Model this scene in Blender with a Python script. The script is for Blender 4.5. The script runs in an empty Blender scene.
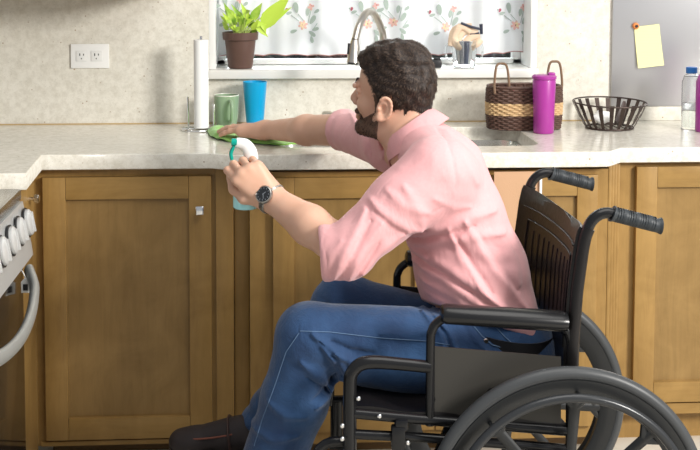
import bpy, bmesh, math, random
import numpy as np
from mathutils import Vector, Matrix
C = bpy.context.scene
random.seed(7); np.random.seed(7)
# ------------------------------------------------------------------ camera
CF, YAW, PITCH, ROLL, PX, PY, CD, CH = 1231.6, .0702, .0718, .0026, 350., 39.86, 4.062, 1.4687
cam = bpy.data.cameras.new('camera'); co = bpy.data.objects.new('camera', cam); C.collection.objects.link(co)
cam.sensor_fit = 'HORIZONTAL'; cam.sensor_width = 36; cam.lens = CF*36/700
cam.shift_x = 0; cam.shift_y = -(225-PY)/700
cam.clip_start = .05
co.matrix_world = Matrix.Translation((0, -CD, CH)) @ Matrix.Rotation(-YAW, 4, 'Z') @ Matrix.Rotation(math.pi/2-PITCH, 4, 'X') @ Matrix.Rotation(ROLL, 4, 'Z')
C.camera = co
# ------------------------------------------------------------------ world, lights, exposure
w = bpy.data.worlds.new('world'); C.world = w; w.use_nodes = True
bg = w.node_tree.nodes['Background']; bg.inputs[0].default_value = (.90, .95, 1.0, 1); bg.inputs[1].default_value = .29
def area(name, loc, tgt, size, power, col=(1, 1, 1), sy=None):
    l = bpy.data.lights.new(name, 'AREA'); l.energy = power; l.color = col; l.size = size
    if sy: l.shape = 'RECTANGLE'; l.size_y = sy
    o = bpy.data.objects.new(name, l); C.collection.objects.link(o); o.location = loc
    o.rotation_euler = (Vector(tgt)-Vector(loc)).to_track_quat('-Z', 'Y').to_euler(); return o
area('key_light', (3.4, -3.9, 2.5), (.35, -.6, .85), .9, 165, (1, .965, .91))  # soft main light from the right front, set to the direction of the cast shadows
area('ceiling_light', (.9, -1.9, 2.75), (.6, -.9, 0), 1.6, 22, (1, .97, .92))
area('outside_daylight', (.37, 1.6, 1.9), (.37, .1, 1.2), 1.6, 60, (.95, .98, 1))
C.view_settings.view_transform = 'Standard'; C.view_settings.look = 'None'
C.view_settings.exposure = .50; C.view_settings.gamma = 1; C.view_settings.use_curve_mapping = False

# ------------------------------------------------------------------ maths of the view: a picture point at a given depth is a place in the room
def basis():
    f = np.array([math.sin(YAW)*math.cos(PITCH), math.cos(YAW)*math.cos(PITCH), -math.sin(PITCH)])
    r = np.array([math.cos(YAW), -math.sin(YAW), 0]); u = np.cross(r, f)
    return f, r*math.cos(ROLL)+u*math.sin(ROLL), -r*math.sin(ROLL)+u*math.cos(ROLL)
BF, BR, BU = basis(); EYE = np.array([0, -CD, CH])
def _ray(x, y): return BF+(x-PX)/CF*BR-(y-PY)/CF*BU
def W(x, y, Y): d = _ray(x, y); return EYE+d*((Y+CD)/d[1])
def Wz(x, y, z): d = _ray(x, y); return EYE+d*((z-CH)/d[2])
def V(*a): return np.array(a, float)
# ------------------------------------------------------------------ materials
MAT = {}
def mat(name, col, rough=.5, metal=0., spec=.5, trans=0., ior=1.45, coat=0., sheen=0., sss=0.):
    if name in MAT: return MAT[name]
    m = bpy.data.materials.new(name); m.use_nodes = True; b = m.node_tree.nodes['Principled BSDF']
    b.inputs['Base Color'].default_value = (*col, 1); b.inputs['Roughness'].default_value = rough
    b.inputs['Metallic'].default_value = metal; b.inputs['Specular IOR Level'].default_value = spec
    b.inputs['Transmission Weight'].default_value = trans; b.inputs['IOR'].default_value = ior
    b.inputs['Coat Weight'].default_value = coat; b.inputs['Sheen Weight'].default_value = sheen
    if sss: b.inputs['Subsurface Weight'].default_value = sss; b.inputs['Subsurface Radius'].default_value = (.012, .005, .003)
    MAT[name] = m; return m
class N:
    def __init__(s, m): s.t = m.node_tree; s.b = s.t.nodes['Principled BSDF']; s.co = s.t.nodes.new('ShaderNodeTexCoord')
    def map(s, scale=(1, 1, 1), rot=(0, 0, 0), src='Object'):
        n = s.t.nodes.new('ShaderNodeMapping'); n.inputs['Scale'].default_value = scale; n.inputs['Rotation'].default_value = rot
        s.t.links.new(s.co.outputs[src], n.inputs[0]); return n.outputs[0]
    def noise(s, v, sc, det=4, rough=.5, dist=0):
        n = s.t.nodes.new('ShaderNodeTexNoise'); n.inputs['Scale'].default_value = sc; n.inputs['Detail'].default_value = det
        n.inputs['Roughness'].default_value = rough; n.inputs['Distortion'].default_value = dist; s.t.links.new(v, n.inputs['Vector']); return n.outputs['Fac']
    def vor(s, v, sc, out='Distance', feat='F1'):
        n = s.t.nodes.new('ShaderNodeTexVoronoi'); n.feature = feat; n.inputs['Scale'].default_value = sc; s.t.links.new(v, n.inputs['Vector']); return n.outputs[out]
    def wave(s, v, sc, dist=2, det=2, direc='X', ds=1):
        n = s.t.nodes.new('ShaderNodeTexWave'); n.bands_direction = direc; n.inputs['Scale'].default_value = sc; n.inputs['Distortion'].default_value = dist
        n.inputs['Detail'].default_value = det; n.inputs['Detail Scale'].default_value = ds; s.t.links.new(v, n.inputs['Vector']); return n.outputs['Fac']
    def ramp(s, fac, stops):
        n = s.t.nodes.new('ShaderNodeValToRGB'); e = n.color_ramp.elements
        while len(e) < len(stops): e.new(.5)
        for k, (p, c) in enumerate(stops): e[k].position = p; e[k].color = (*c, 1) if len(c) == 3 else c
        s.t.links.new(fac, n.inputs[0]); return n.outputs[0]
    def mix(s, fac, a, b, mode='MIX'):
        n = s.t.nodes.new('ShaderNodeMix'); n.data_type = 'RGBA'; n.blend_type = mode
        for i, v in ((0, fac), (6, a), (7, b)):
            if isinstance(v, (int, float)): n.inputs[i].default_value = v
            elif isinstance(v, tuple): n.inputs[i].default_value = (*v, 1)
            else: s.t.links.new(v, n.inputs[i])
        return n.outputs[2]
    def col(s, o): s.t.links.new(o, s.b.inputs['Base Color'])
    def bump(s, h, st=.3, d=.002):
        n = s.t.nodes.new('ShaderNodeBump'); n.inputs['Strength'].default_value = st; n.inputs['Distance'].default_value = d
        s.t.links.new(h, n.inputs['Height']); s.t.links.new(n.outputs[0], s.b.inputs['Normal'])
def stone(name, base, dark, rough):
    m = mat(name, base, rough); n = N(m); v = n.map()
    a = n.ramp(n.noise(v, 55, 6, .7), [(.36, dark), (.60, base)])
    cl = n.ramp(n.noise(v, 5, 3), [(.3, (.93, .93, .92)), (.7, (1, 1, 1))]); a = n.mix(1., a, cl, 'MULTIPLY')
    sp = n.ramp(n.vor(v, 62), [(.10, (1, 1, 1)), (.17, (0, 0, 0))]); gate = n.ramp(n.noise(v, 21, 2), [(.56, (0, 0, 0)), (.64, (1, 1, 1))])
    f = n.mix(1., sp, gate, 'MULTIPLY'); a = n.mix(f, a, (.33, .22, .13))
    sp2 = n.ramp(n.vor(n.map((1.3, 1.3, 1.3)), 110), [(.08, (1, 1, 1)), (.16, (0, 0, 0))]); a = n.mix(n.mix(.5, (0, 0, 0), sp2), a, (.30, .29, .26))
    n.col(a); return m
M_wall = stone('speckled_stone_wall', (.80, .77, .69), (.67, .635, .55), .55)
M_top = stone('polished_stone_top', (.84, .81, .73), (.68, .64, .55), .16)
def wood(name, c1, c2, axis='z', rough=.38):
    m = mat(name, c1, rough, spec=.4); n = N(m)
    sc = {'z': (9, 9, .9), 'x': (.9, 9, 9)}[axis]
    a = n.ramp(n.noise(n.map(sc), 5, 8, .62, 1.2), [(.25, tuple(.45*p_+.55*q_ for p_, q_ in zip(c2, c1))), (.5, c1), (.78, tuple(min(1, x*1.10) for x in c1))])
    b = n.ramp(n.noise(n.map((1, 1, 1)), 4.5, 4, .55, 2.2), [(.32, (.80, .78, .74)), (.68, (1.0, 1.0, 1.0))])
    n.col(n.mix(1., a, b, 'MULTIPLY')); n.bump(n.noise(n.map(tuple(x*6 for x in sc)), 6, 4), .12, .001); return m
M_wood = wood('oak_upright', (.375, .225, .073), (.25, .145, .042)); M_woodx = wood('oak_level', (.365, .22, .071), (.25, .145, .042), 'x')
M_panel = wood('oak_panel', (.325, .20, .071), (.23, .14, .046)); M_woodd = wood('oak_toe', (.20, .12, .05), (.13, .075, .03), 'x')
M_dark = mat('gap_dark', (.03, .02, .012), .8)
M_steel = mat('brushed_nickel', (.62, .58, .52), .28, 1.); M_chrome = mat('chrome', (.85, .85, .86), .12, 1.)
M_sinks = mat('sink_steel', (.72, .72, .70), .25, 1.)
M_white = mat('white_plastic', (.86, .86, .84), .35); M_black = mat('black_plastic', (.018, .018, .02), .38)
M_frame = mat('black_enamel', (.009, .009, .010), .25, 0, .45)
M_tire = mat('grey_rubber', (.052, .055, .058), .42); M_rim = mat('black_nylon', (.018, .019, .020), .36); M_hrim = mat('black_handrim', (.035, .037, .040), .28, .2)
M_vinyl = mat('black_vinyl', (.010, .0085, .0085), .36, spec=.4)
n = N(M_vinyl); n.bump(n.noise(n.map(), 60, 4), .35, .002)
M_skirt = mat('grey_skirt', (.040, .037, .032), .45)
M_grip = mat('rubber_grip', (.030, .036, .042), .5); M_pad = mat('arm_pad', (.010, .010, .011), .27)
# ------------------------------------------------------------------ objects
def tag(o, label=None, cat=None, group=None, kind=None):
    if label: o['label'] = label
    if cat: o['category'] = cat
    if group: o['group'] = group
    if kind: o['kind'] = kind
    return o
def thing(name, label, cat, loc=(0, 0, 0), group=None):
    o = bpy.data.objects.new(name, None); C.collection.objects.link(o); o.location = Vector([float(v) for v in loc]); o.empty_display_size = .05
    return tag(o, label, cat, group)
def link(name, me, m, parent=None, smooth=False):
    for mm in (m if isinstance(m, (list, tuple)) else [m]): me.materials.append(mm)
    o = bpy.data.objects.new(name, me); C.collection.objects.link(o)
    if parent is not None:
        o.parent = parent; L = Vector((0, 0, 0)); p = parent
        while p is not None: L += p.location; p = p.parent
        o.matrix_parent_inverse = Matrix.Identity(4)
        me.transform(Matrix.Translation(-L))
    else:
        # origin at the base of the mesh
        if len(me.vertices):
            a = np.empty(len(me.vertices)*3); me.vertices.foreach_get('co', a); a = a.reshape(-1, 3)
            c = Vector(((a[:, 0].min()+a[:, 0].max())/2, (a[:, 1].min()+a[:, 1].max())/2, a[:, 2].min()))
            me.transform(Matrix.Translation(-c)); o.location = c
    if smooth:
        me.polygons.foreach_set('use_smooth', [True]*len(me.polygons))
    me.update(); return o
def autosmooth(me, ang=40):
    bm = bmesh.new(); bm.from_mesh(me)
    for f in bm.faces: f.smooth = True
    for e in bm.edges:
        e.smooth = not (len(e.link_faces) == 2 and e.calc_face_angle(0) > math.radians(ang))
    bm.to_mesh(me); bm.free()
class MB:
    """collects shapes into one mesh"""
    def __init__(s): s.bm = bmesh.new(); s.mi = 0
    def _add(s, verts, faces):
        vs = [s.bm.verts.new([float(c) for c in v]) for v in verts]
        for f in faces:
            try:
                g = s.bm.faces.new([vs[i] for i in f]); g.material_index = s.mi
            except ValueError: pass
        return s
    def box(s, lo, hi, bev=0., mtx=None, seg=2):
        b = bmesh.new(); bmesh.ops.create_cube(b, size=1)
        lo = Vector([float(x) for x in lo]); hi = Vector([float(x) for x in hi])
        for v in b.verts: v.co = Vector(((lo[i]+hi[i])/2+v.co[i]*(hi[i]-lo[i]) for i in range(3)))
        if bev: bmesh.ops.bevel(b, geom=b.edges[:], offset=bev, segments=seg, profile=.6, affect='EDGES')
        if mtx is not None: bmesh.ops.transform(b, matrix=mtx, verts=b.verts)
        return s.merge(b)
    def merge(s, b):
        b.verts.index_update(); V_ = [v.co.copy() for v in b.verts]; F = [[v.index for v in f.verts] for f in b.faces]; b.free(); return s._add(V_, F)
    def tube(s, pts, r, n=12, cap=True, smooth=0, closed=False, sq=(1, 1), up=None):
        P = [V(*p) for p in pts]; R = list(r) if hasattr(r, '__len__') else [r]*len(P)
        if smooth:
            Q = []; RR = []; m = len(P)
            for i in range(m if closed else m-1):
                if closed: a, b, c, d = P[(i-1) % m], P[i], P[(i+1) % m], P[(i+2) % m]
                else: a, b, c, d = P[max(i-1, 0)], P[i], P[i+1], P[min(i+2, m-1)]
                for k in range(smooth):
                    t = k/smooth
                    Q.append(.5*((2*b)+(-a+c)*t+(2*a-5*b+4*c-d)*t*t+(-a+3*b-3*c+d)*t**3)); RR.append(R[i]*(1-t)+R[(i+1) % m]*t)
            if not closed: Q.append(P[-1]); RR.append(R[-1])
            P, R = Q, RR
        m = len(P); verts = []; prev = None
        for i in range(m):
            if closed: t = P[(i+1) % m]-P[i-1]
            else: t = P[min(i+1, m-1)]-P[max(i-1, 0)]
            t = t/(np.linalg.norm(t)+1e-12)
            if prev is None:
                a = V(*up) if up is not None else (V(0, 0, 1) if abs(t[2]) < .9 else V(1, 0, 0))
            else: a = prev
            a = a-t*np.dot(a, t); a /= np.linalg.norm(a)+1e-12; prev = a; b = np.cross(t, a)
            for k in range(n):
                th = 2*math.pi*k/n; verts.append(P[i]+R[i]*(math.cos(th)*a*sq[0]+math.sin(th)*b*sq[1]))
        F = []
        for i in range(m if closed else m-1):
            j = (i+1) % m
            for k in range(n): F.append([i*n+k, i*n+(k+1) % n, j*n+(k+1) % n, j*n+k])
        if cap and not closed: F += [list(range(n))[::-1], [(m-1)*n+k for k in range(n)]]
        return s._add(verts, F)
    def lathe(s, prof, n=40, mtx=None, cap0=True, cap1=True, closed=False):
        verts = []; m = len(prof)
        for r, z in prof:
            for k in range(n): th = 2*math.pi*k/n; verts.append(Vector((r*math.cos(th), r*math.sin(th), z)))
        if mtx is not None: verts = [mtx @ v for v in verts]
        F = []
        for i in range(m if closed else m-1):
            j = (i+1) % m
            for k in range(n): F.append([i*n+k, i*n+(k+1) % n, j*n+(k+1) % n, j*n+k])
        if not closed:
            if cap0: F.append(list(range(n))[::-1])
            if cap1: F.append([(m-1)*n+k for k in range(n)])
        return s._add(verts, F)
    def prism(s, pts, depth_vec):
        n = len(pts); d = V(*depth_vec); A = [V(*p) for p in pts]
        return s._add(A+[a+d for a in A], [list(range(n))[::-1], list(range(n, 2*n))]+[[i, (i+1) % n, n+(i+1) % n, n+i] for i in range(n)])
    def grid(s, fn, nu, nv):
        vs = [fn(i/nu, j/nv) for j in range(nv+1) for i in range(nu+1)]
        return s._add(vs, [[j*(nu+1)+i, j*(nu+1)+i+1, (j+1)*(nu+1)+i+1, (j+1)*(nu+1)+i] for j in range(nv) for i in range(nu)])
    def solid(s, t):
        bmesh.ops.recalc_face_normals(s.bm, faces=s.bm.faces[:]); bmesh.ops.solidify(s.bm, geom=s.bm.faces[:], thickness=t); return s
    def build(s, name, m, parent=None, ang=40, recalc=True):
        if recalc: bmesh.ops.recalc_face_normals(s.bm, faces=s.bm.faces[:])
        me = bpy.data.meshes.new(name); s.bm.to_mesh(me); s.bm.free(); autosmooth(me, ang)
        return link(name, me, m, parent)
T = Matrix.Translation
def R_(deg, ax): return Matrix.Rotation(math.radians(deg), 4, ax)
def struct(name, mb, m, parent=None): o = mb.build(name, m, parent); o['kind'] = 'structure'; return o

# ================================================================== THE ROOM
mf = mat('floor_tile', (.70, .66, .58), .35); n = N(mf)
n.col(n.mix(n.ramp(n.vor(n.map((1, 1, 1)), 2.2, 'Distance', 'DISTANCE_TO_EDGE'), [(.0, (0, 0, 0)), (.02, (1, 1, 1))]), (.70, .66, .58), n.ramp(n.noise(n.map(), 9, 5), [(.3, (.66, .62, .54)), (.7, (.76, .72, .64))])))
struct('floor', MB().box((-2.4, -4.3, -.05), (2.8, .7, 0)), mf)
WX0, WX1 = W(209, 60, 0)[0], W(537, 60, 0)[0]; SILL = 1.08; WTOP = 2.05
b = MB(); b.box((-2.4, 0, 0), (WX0, .2, 2.5)); b.box((WX1, 0, 0), (2.8, .2, 2.5)); b.box((WX0, 0, 0), (WX1, .2, SILL-.03)); b.box((WX0, 0, WTOP), (WX1, .2, 2.5))
struct('wall_back', b, M_wall)
# window: outer frame, mid rail, glass
M_wf = mat('window_paint', (.85, .85, .83), .4)
win = thing('window_1', None, None, ((WX0+WX1)/2, .2, SILL)); win['kind'] = 'structure'
b = MB(); t = .05
for lo, hi in (((WX0, .16, SILL), (WX0+t, .20, WTOP)), ((WX1-t, .16, SILL), (WX1, .20, WTOP)), ((WX0, .16, SILL), (WX1, .20, SILL+.018)), ((WX0, .16, WTOP-t), (WX1, .20, WTOP)), (((WX0+WX1)/2-.02, .165, SILL), ((WX0+WX1)/2+.02, .195, WTOP))): b.box(lo, hi, .003)
b.build('window_frame', M_wf, win)
MB().box((WX0+.01, .178, SILL+.01), (WX1-.01, .182, WTOP-.01)).build('pane', mat('window_glass', (.9, .95, .95), .02, trans=1.), win)
struct('trim_1', MB().box((WX0-.0, -.028, SILL-.03), (WX1+.0, .158, SILL-.0005), .003), mat('sill_marble', (.80, .79, .75), .25))
b = MB(); b.box((WX0, .0, SILL), (WX0+.022, .155, WTOP), .002)
b.box((WX1-.022, .0, SILL), (WX1, .155, WTOP), .002); struct('trim_2', b, M_wf)
b = MB(); b.box((-2.3, -.0035, .899), (W(612, 115, 0)[0], .0, .9035)); struct('trim_3', b, mat('tan_caulk', (.50, .36, .18), .6))
# dark bumpy block added outside to darken the gap under the curtain hem
b = MB().box((-.4, .30, .0), (1.15, .52, 1.08), .02)
for k in range(150):
    q = bmesh.new(); bmesh.ops.create_icosphere(q, subdivisions=1, radius=random.uniform(.02, .04)); bmesh.ops.translate(q, verts=q.verts, vec=Vector((random.uniform(-.38, 1.13), random.uniform(.30, .42), random.uniform(1.04, 1.115)))); b.merge(q)
tag(b.build('backdrop', mat('backdrop_dark', (.03, .035, .03), .9)), 'dark strip added outside the window to fill the gap under the curtain hem', 'backdrop', kind='stuff')

# ================================================================== COUNTER, SINK, CABINETS
D1, D2, D3, TOPH, TT = .605, .64, .575, .9, .044
XC = W(42, 170, -D1)[0]; XS0, XS1 = W(212, 154, -D1)[0], W(232, 154, -D2)[0]; XR0, XR1 = W(609, 151, -D2)[0], W(621, 148, -D3)[0]
sk = [Wz(268, 147, .9)[0], Wz(538, 143, .9)[0]]; SX0, SX1, SY0, SY1 = .05, Wz(539, 143, .9)[0]-.005, -.515, -.125
outline = [(-1.9, -.002), (2.4, -.002), (2.4, -D3), (XR1, -D3), (XR0, -D2), (XS1, -D2), (XS0, -D1), (XC, -D1), (XC+.012, -.893), (-1.25, -.893), (-1.25, -1.7), (-1.9, -1.7)]
def rrect(x0, y0, x1, y1, r, n=8):
    P = []
    for cx, cy, a0 in ((x1-r, y1-r, 0), (x0+r, y1-r, 90), (x0+r, y0+r, 180), (x1-r, y0+r, 270)):
        for k in range(n+1): a = math.radians(a0+90*k/n); P.append((cx+r*math.cos(a), cy+r*math.sin(a)))
    return P
SXM = .42
def flat_curve(name, loops, thick, z, bevel=.003):
    cu = bpy.data.curves.new(name, 'CURVE'); cu.dimensions = '2D'; cu.fill_mode = 'BOTH'; cu.extrude = thick/2-bevel; cu.bevel_depth = bevel; cu.bevel_resolution = 2; cu.offset = -bevel
    for L in loops:
        sp = cu.splines.new('POLY'); sp.points.add(len(L)-1); sp.use_cyclic_u = True
        for p, (x, y) in zip(sp.points, L): p.co = (x, y, 0, 1)
    o = bpy.data.objects.new(name+'_tmp', cu); C.collection.objects.link(o); bpy.context.view_layer.update()
    me = bpy.data.meshes.new_from_object(o.evaluated_get(bpy.context.evaluated_depsgraph_get())); bpy.data.objects.remove(o)
    me.transform(T((0, 0, z))); me.name = name; me.materials.clear(); return me
hole = rrect(SX0, SY0, SX1, SY1, .05)
me = flat_curve('countertop', [outline, hole[::-1]], TT, TOPH-TT/2); 
tag(link('countertop', me, M_top), 'long speckled cream stone countertop, L-shaped, running under the window', 'countertop')
sink = thing('kitchen_sink', 'stainless steel double bowl sink set into the stone countertop below the window', 'sink', ((SX0+SX1)/2, (SY0+SY1)/2, TOPH-.22))
def bowl(x0, x1):
    b = MB(); prof = [(.0, TOPH-TT-.001, .012), (.0, TOPH-TT-.001, 0), (.006, TOPH-.10, .0), (.012, TOPH-.19, 0), (.05, TOPH-.205, 0)]
    rings = [rrect(x0-.015, SY0-.015, x1+.015, SY1+.015, .06)]+[rrect(x0+a, SY0+a, x1-a, SY1-a, .05 if a < .04 else .03) for a in (0, .006, .012, .05)]
    zs = [TOPH-TT-.001, TOPH-TT-.001, TOPH-.10, TOPH-.19, TOPH-.205]; n = len(rings[0]); vs = []; F = []
    for r, z in zip(rings, zs): vs += [(x, y, z) for x, y in r]
    for i in range(4):
        for k in range(n): F.append([i*n+k, i*n+(k+1) % n, (i+1)*n+(k+1) % n, (i+1)*n+k])
    F.append([4*n+k for k in range(n)]); b._add(vs, F); b.solid(-.0015)
    o = b.build('bowl', M_sinks, sink); cx, cy = (x0+x1)/2, (SY0+SY1)/2
    MB().lathe([(.0, .0), (.028, .0), (.042, .004), (.044, .0)], 24, T((cx, cy, TOPH-.2035)), True, True).build('drain', M_chrome, o)
bowl(SX0+.002, SXM-.017); bowl(SXM+.017, SX1-.002)
MB().box((SXM-.0165, SY0, TOPH-TT-.012), (SXM+.0165, SY1, TOPH-TT-.0015), .003).build('divider', M_sinks, sink)

def panel_door(parent, x0, x1, y, z0, z1, st=.062, name='door', th=.02, label=None, knob=None):
    """shaker door in the plane y (its front at y), made of stiles, rails and a recessed panel"""
    d = MB(); d.mi = 0
    for a, b_ in ((x0, x0+st), (x1-st, x1)): d.box((a, y, z0), (b_, y+th, z1), .0025)
    d.mi = 1
    for a, b_ in ((z0, z0+st), (z1-st, z1)): d.box((x0+st+.0003, y+.0004, a), (x1-st-.0003, y+th, b_), .002)
    d.mi = 2; d.box((x0+st-.006, y+.0125, z0+st-.006), (x1-st+.006, y+th-.002, z1-st+.006))
    o = d.build(name, [M_wood, M_woodx, M_panel], parent)
    if knob:
        kx, kz = knob; k = MB().box((kx-.012, y-.026, kz-.013), (kx+.012, y-.016, kz+.013), .004, None, 3)
        k.lathe([(.006, 0), (.0045, .009), (.007, .018)], 16, T((kx, y, kz)) @ R_(90, 'X')); k.build('knob', M_chrome, o)
    return o
zc0, zc1 = .055, TOPH-TT-.0005
# left base cabinet
FL = -.565
xl0 = W(44, 300, FL-.02)[0]; xl1 = W(212, 300, FL-.02)[0]
cabL = thing('base_cabinet', 'oak base cabinet with one wide shaker door and chrome knob beside the stove', 'cabinet', ((xl0+xl1)/2, -.3, 0))
b = MB(); b.box((XC-.03, FL, .05), (xl1+.03, -.02, zc1)); b.build('carcass', M_wood, cabL)
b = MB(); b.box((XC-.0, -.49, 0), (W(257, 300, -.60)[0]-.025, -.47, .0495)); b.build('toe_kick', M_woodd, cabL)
zt = W(120, 177, FL-.02)[2]; zb = W(50, 441, FL-.02)[2]; kk = W(200, 209, FL-.02)
panel_door(cabL, xl0, xl1, FL-.021, zb, zt, .064, knob=(kk[0], kk[2]))
MB().box((XC-.02, FL-.012, .052), (xl1+.06, FL-.0005, zb-.006), .002).build('bottom_rail', M_woodx, cabL)
xf0 = W(234, 300, FL)[0]; xs0 = W(257, 300, -.60)[0]
b = MB(); b.box((xf0+.001, FL+.012, .052), (xs0-.0215, -.54, zc1-.005), .003); b.box((W(212, 300, FL)[0]+.012, FL-.010, .052), (xf0, -.545, zc1-.001), .002)
b.build('face_frame', M_wood, cabL)
# fluted return filler between the two cabinet fronts
FS = -.60
xs0 = W(257, 300, FS)[0]
cabS = thing('base_cabinet', 'oak sink base cabinet that steps forward under the sink, behind the seated man', 'cabinet', (.5, -.3, 0))
xe = W(606, 300, FS)[0]; xk_ = XR1+.005
b = MB(); b.box((xs0-.02, FS, .05), (xe, -.53, zc1-.012)); b.box((xs0-.02, -.53, .05), (xe, -.02, .62)); b.build('carcass', M_wood, cabS)
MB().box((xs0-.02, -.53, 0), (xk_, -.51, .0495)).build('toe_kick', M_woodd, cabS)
d0 = W(273, 300, FS-.02)[0]; d3 = W(596, 300, FS-.02)[0]; dm = (d0+d3)/2; zt = W(300, 178, FS-.02)[2]
panel_door(cabS, d0, dm-.002, FS-.021, .09, zt, .06, knob=(dm-.03, zt-.08))
panel_door(cabS, dm+.002, d3, FS-.021, .09, zt, .06, knob=(dm+.03, zt-.08))
b = MB(); xr0 = W(634.5, 300, -.54-.02)[0]
for k in range(4):
    x0 = xe+.001+(XR1+.005-xe)*k/4; x1 = xe+(XR1+.005-xe)*(k+1)/4; y0 = FS+(.055)*k/4
    b.box((x0, y0, .052), (x1-.0008, -.5, zc1-.003), .003)
b.build('fluted_filler', M_wood, cabS)
# right base cabinet
FR = -.54
cabR = thing('base_cabinet', 'oak base cabinet at the right edge, its door half out of view', 'cabinet', (1.6, -.3, 0))
xk = XR1+.007
MB().box((xk, FR, .093), (2.35, -.02, zc1)).build('carcass', M_wood, cabR)
MB().box((xk, FR+.05, 0), (2.35, FR+.07, .0925)).build('toe_kick', M_wood, cabR)
xr1 = xr0+.365; zt = W(680, 166.5, FR-.02)[2]; zb = W(651, 402.9, FR-.02)[2]
panel_door(cabR, xr0, xr1, FR-.021, zb, zt, .062, label=None)
panel_door(cabR, xr1+.004, xr1+.37, FR-.021, zb, zt, .062)
MB().box((xk, FR-.012, .094), (2.35, FR-.0005, zb-.006), .002).build('bottom_rail', M_woodx, cabR)
# left run: narrow drawer front facing the room between corner and stove
cabN = thing('base_cabinet', 'narrow oak cabinet end with small chrome knob squeezed between stove and corner', 'cabinet', (XC-.2, -.75, 0))
MB().box((XC-.5, -.888, .05), (XC-.035, -.567, zc1)).build('carcass', M_wood, cabN)
d = MB().box((XC-.034, -.884, .075), (XC-.012, -.66, zc1-.012), .003); dd = d.build('door', M_wood, cabN)
k = W(35, 197, -.716); b = MB(); b.lathe([(.005, 0), (.005, .012), (.012, .016), (.012, .026), (.008, .029)], 18, T((XC-.0125, -.74, k[2])) @ R_(90, 'Y')); b.build('knob', M_chrome, dd)

# upper cabinet whose underside shades the wall at top left
ux1 = W(165, 0, 0)[0]
upc = thing('wall_cabinet', 'oak wall cabinet above the left counter, only its shadow reaching into view', 'cabinet', (-1.1, -.17, 1.335))
MB().box((-1.9, -.31, 1.338), (ux1, -.001, 2.1)).build('carcass', M_wood, upc)
panel_door(upc, ux1-.48, ux1-.002, -.331, 1.34, 2.098); panel_door(upc, ux1-.964, ux1-.484, -.331, 1.34, 2.098)

# ================================================================== STOVE at far left, facing right
XO = XC+.005
m_en = mat('stove_enamel', (.62, .63, .63), .3, .4); m_gl = mat('oven_glass', (.012, .010, .009), .08, 0, .5)
m_knob = mat('stove_knob', (.60, .60, .59), .3, .2)
st = thing('kitchen_stove', 'grey metal kitchen stove at the left edge with a row of pale knobs', 'stove', (XO-.3, -1.3, 0))
YS0, YS1 = -.897, -1.66
MB().box((XO-.6, YS1, .02), (XO-.035, YS0, .83), .004).build('body', m_en, st)
MB().box((XO-.62, YS1-.003, .831), (XO-.005, YS0+.0, .862), .008).build('cooktop', mat('stove_top_steel', (.42, .41, .39), .22, .9), st)
pts = [(XO-.034, YS0-.002, .69), (XO+.022, YS0-.002, .69), (XO+.018, YS0-.002, .72), (XO-.002, YS0-.002, .829), (XO-.034, YS0-.002, .829)]
MB().prism(pts, (0, YS1-YS0+.004, 0)).build('control_panel', m_en, st)
for k, yy in enumerate((-.925, -1.02, -1.12, -1.225, -1.33, -1.44, -1.55)):
    b = MB(); m4 = T((XO+.012, yy, .779)) @ R_(80, 'Y')
    b.lathe([(.033, 0), (.034, .004), (.033, .010), (.027, .014), (.012, .0155), (0, .016)], 32, m4, True, False); b.box((-.026, -.004, .012), (.026, .004, .020), .002, m4)
    o = b.build('control_knob', m_knob, st)
    MB().lathe([(.038, -.001), (.038, .003)], 28, m4).build('knob_ring', M_black, o)
dr = MB().box((XO-.033, YS1+.004, .13), (XO-.003, YS0-.004, .68), .006).build('oven_door', m_gl, st)
hp = []
for k in range(13):
    t = k/12; yy = YS0-.02-(YS0-YS1-.04)*t; hp.append((XO+.014+.050*math.sin(math.pi*t)**.55, yy, .655-.06*math.sin(math.pi*t)**.7))
MB().tube(hp, .0155, 14, smooth=3, sq=(1.15, .8)).build('handle', mat('handle_silver', (.50, .52, .51), .32, .5), dr)
MB().box((XO-.033, YS1+.004, .03), (XO-.004, YS0-.004, .122), .006).build('storage_drawer', m_en, st)
# two tags hanging from the handle, cream cord above
p = W(22, 286, -.93)
b = MB(); 
for dx in (-.0, .0): pass
tg = thing('hanging_tag', 'pair of small white tags with dark windows hanging by the stove handle', 'tag', (XO+.05, -.955, .55))
for k, (yo) in enumerate((-.93, -.952)):
    q_ = W(17+8.5*k, 285, yo); x = q_[0]; z = q_[2]
    o = MB().prism([(x-.011, yo, z-.02), (x+.011, yo, z-.02), (x+.011, yo, z+.008), (x, yo, z+.02), (x-.011, yo, z+.008)], (0, .004, 0)).build('tag_plate', M_white, tg)
    MB().box((x-.006, yo-.0012, z-.014), (x+.006, yo-.0002, z+.002)).build('dark_window', M_black, o)
MB().tube([W(18, 279, -.93), W(21, 270, -.935), W(26, 279, -.952)], .0016, 6, smooth=4).build('cord_loop', M_white, tg)

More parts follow.
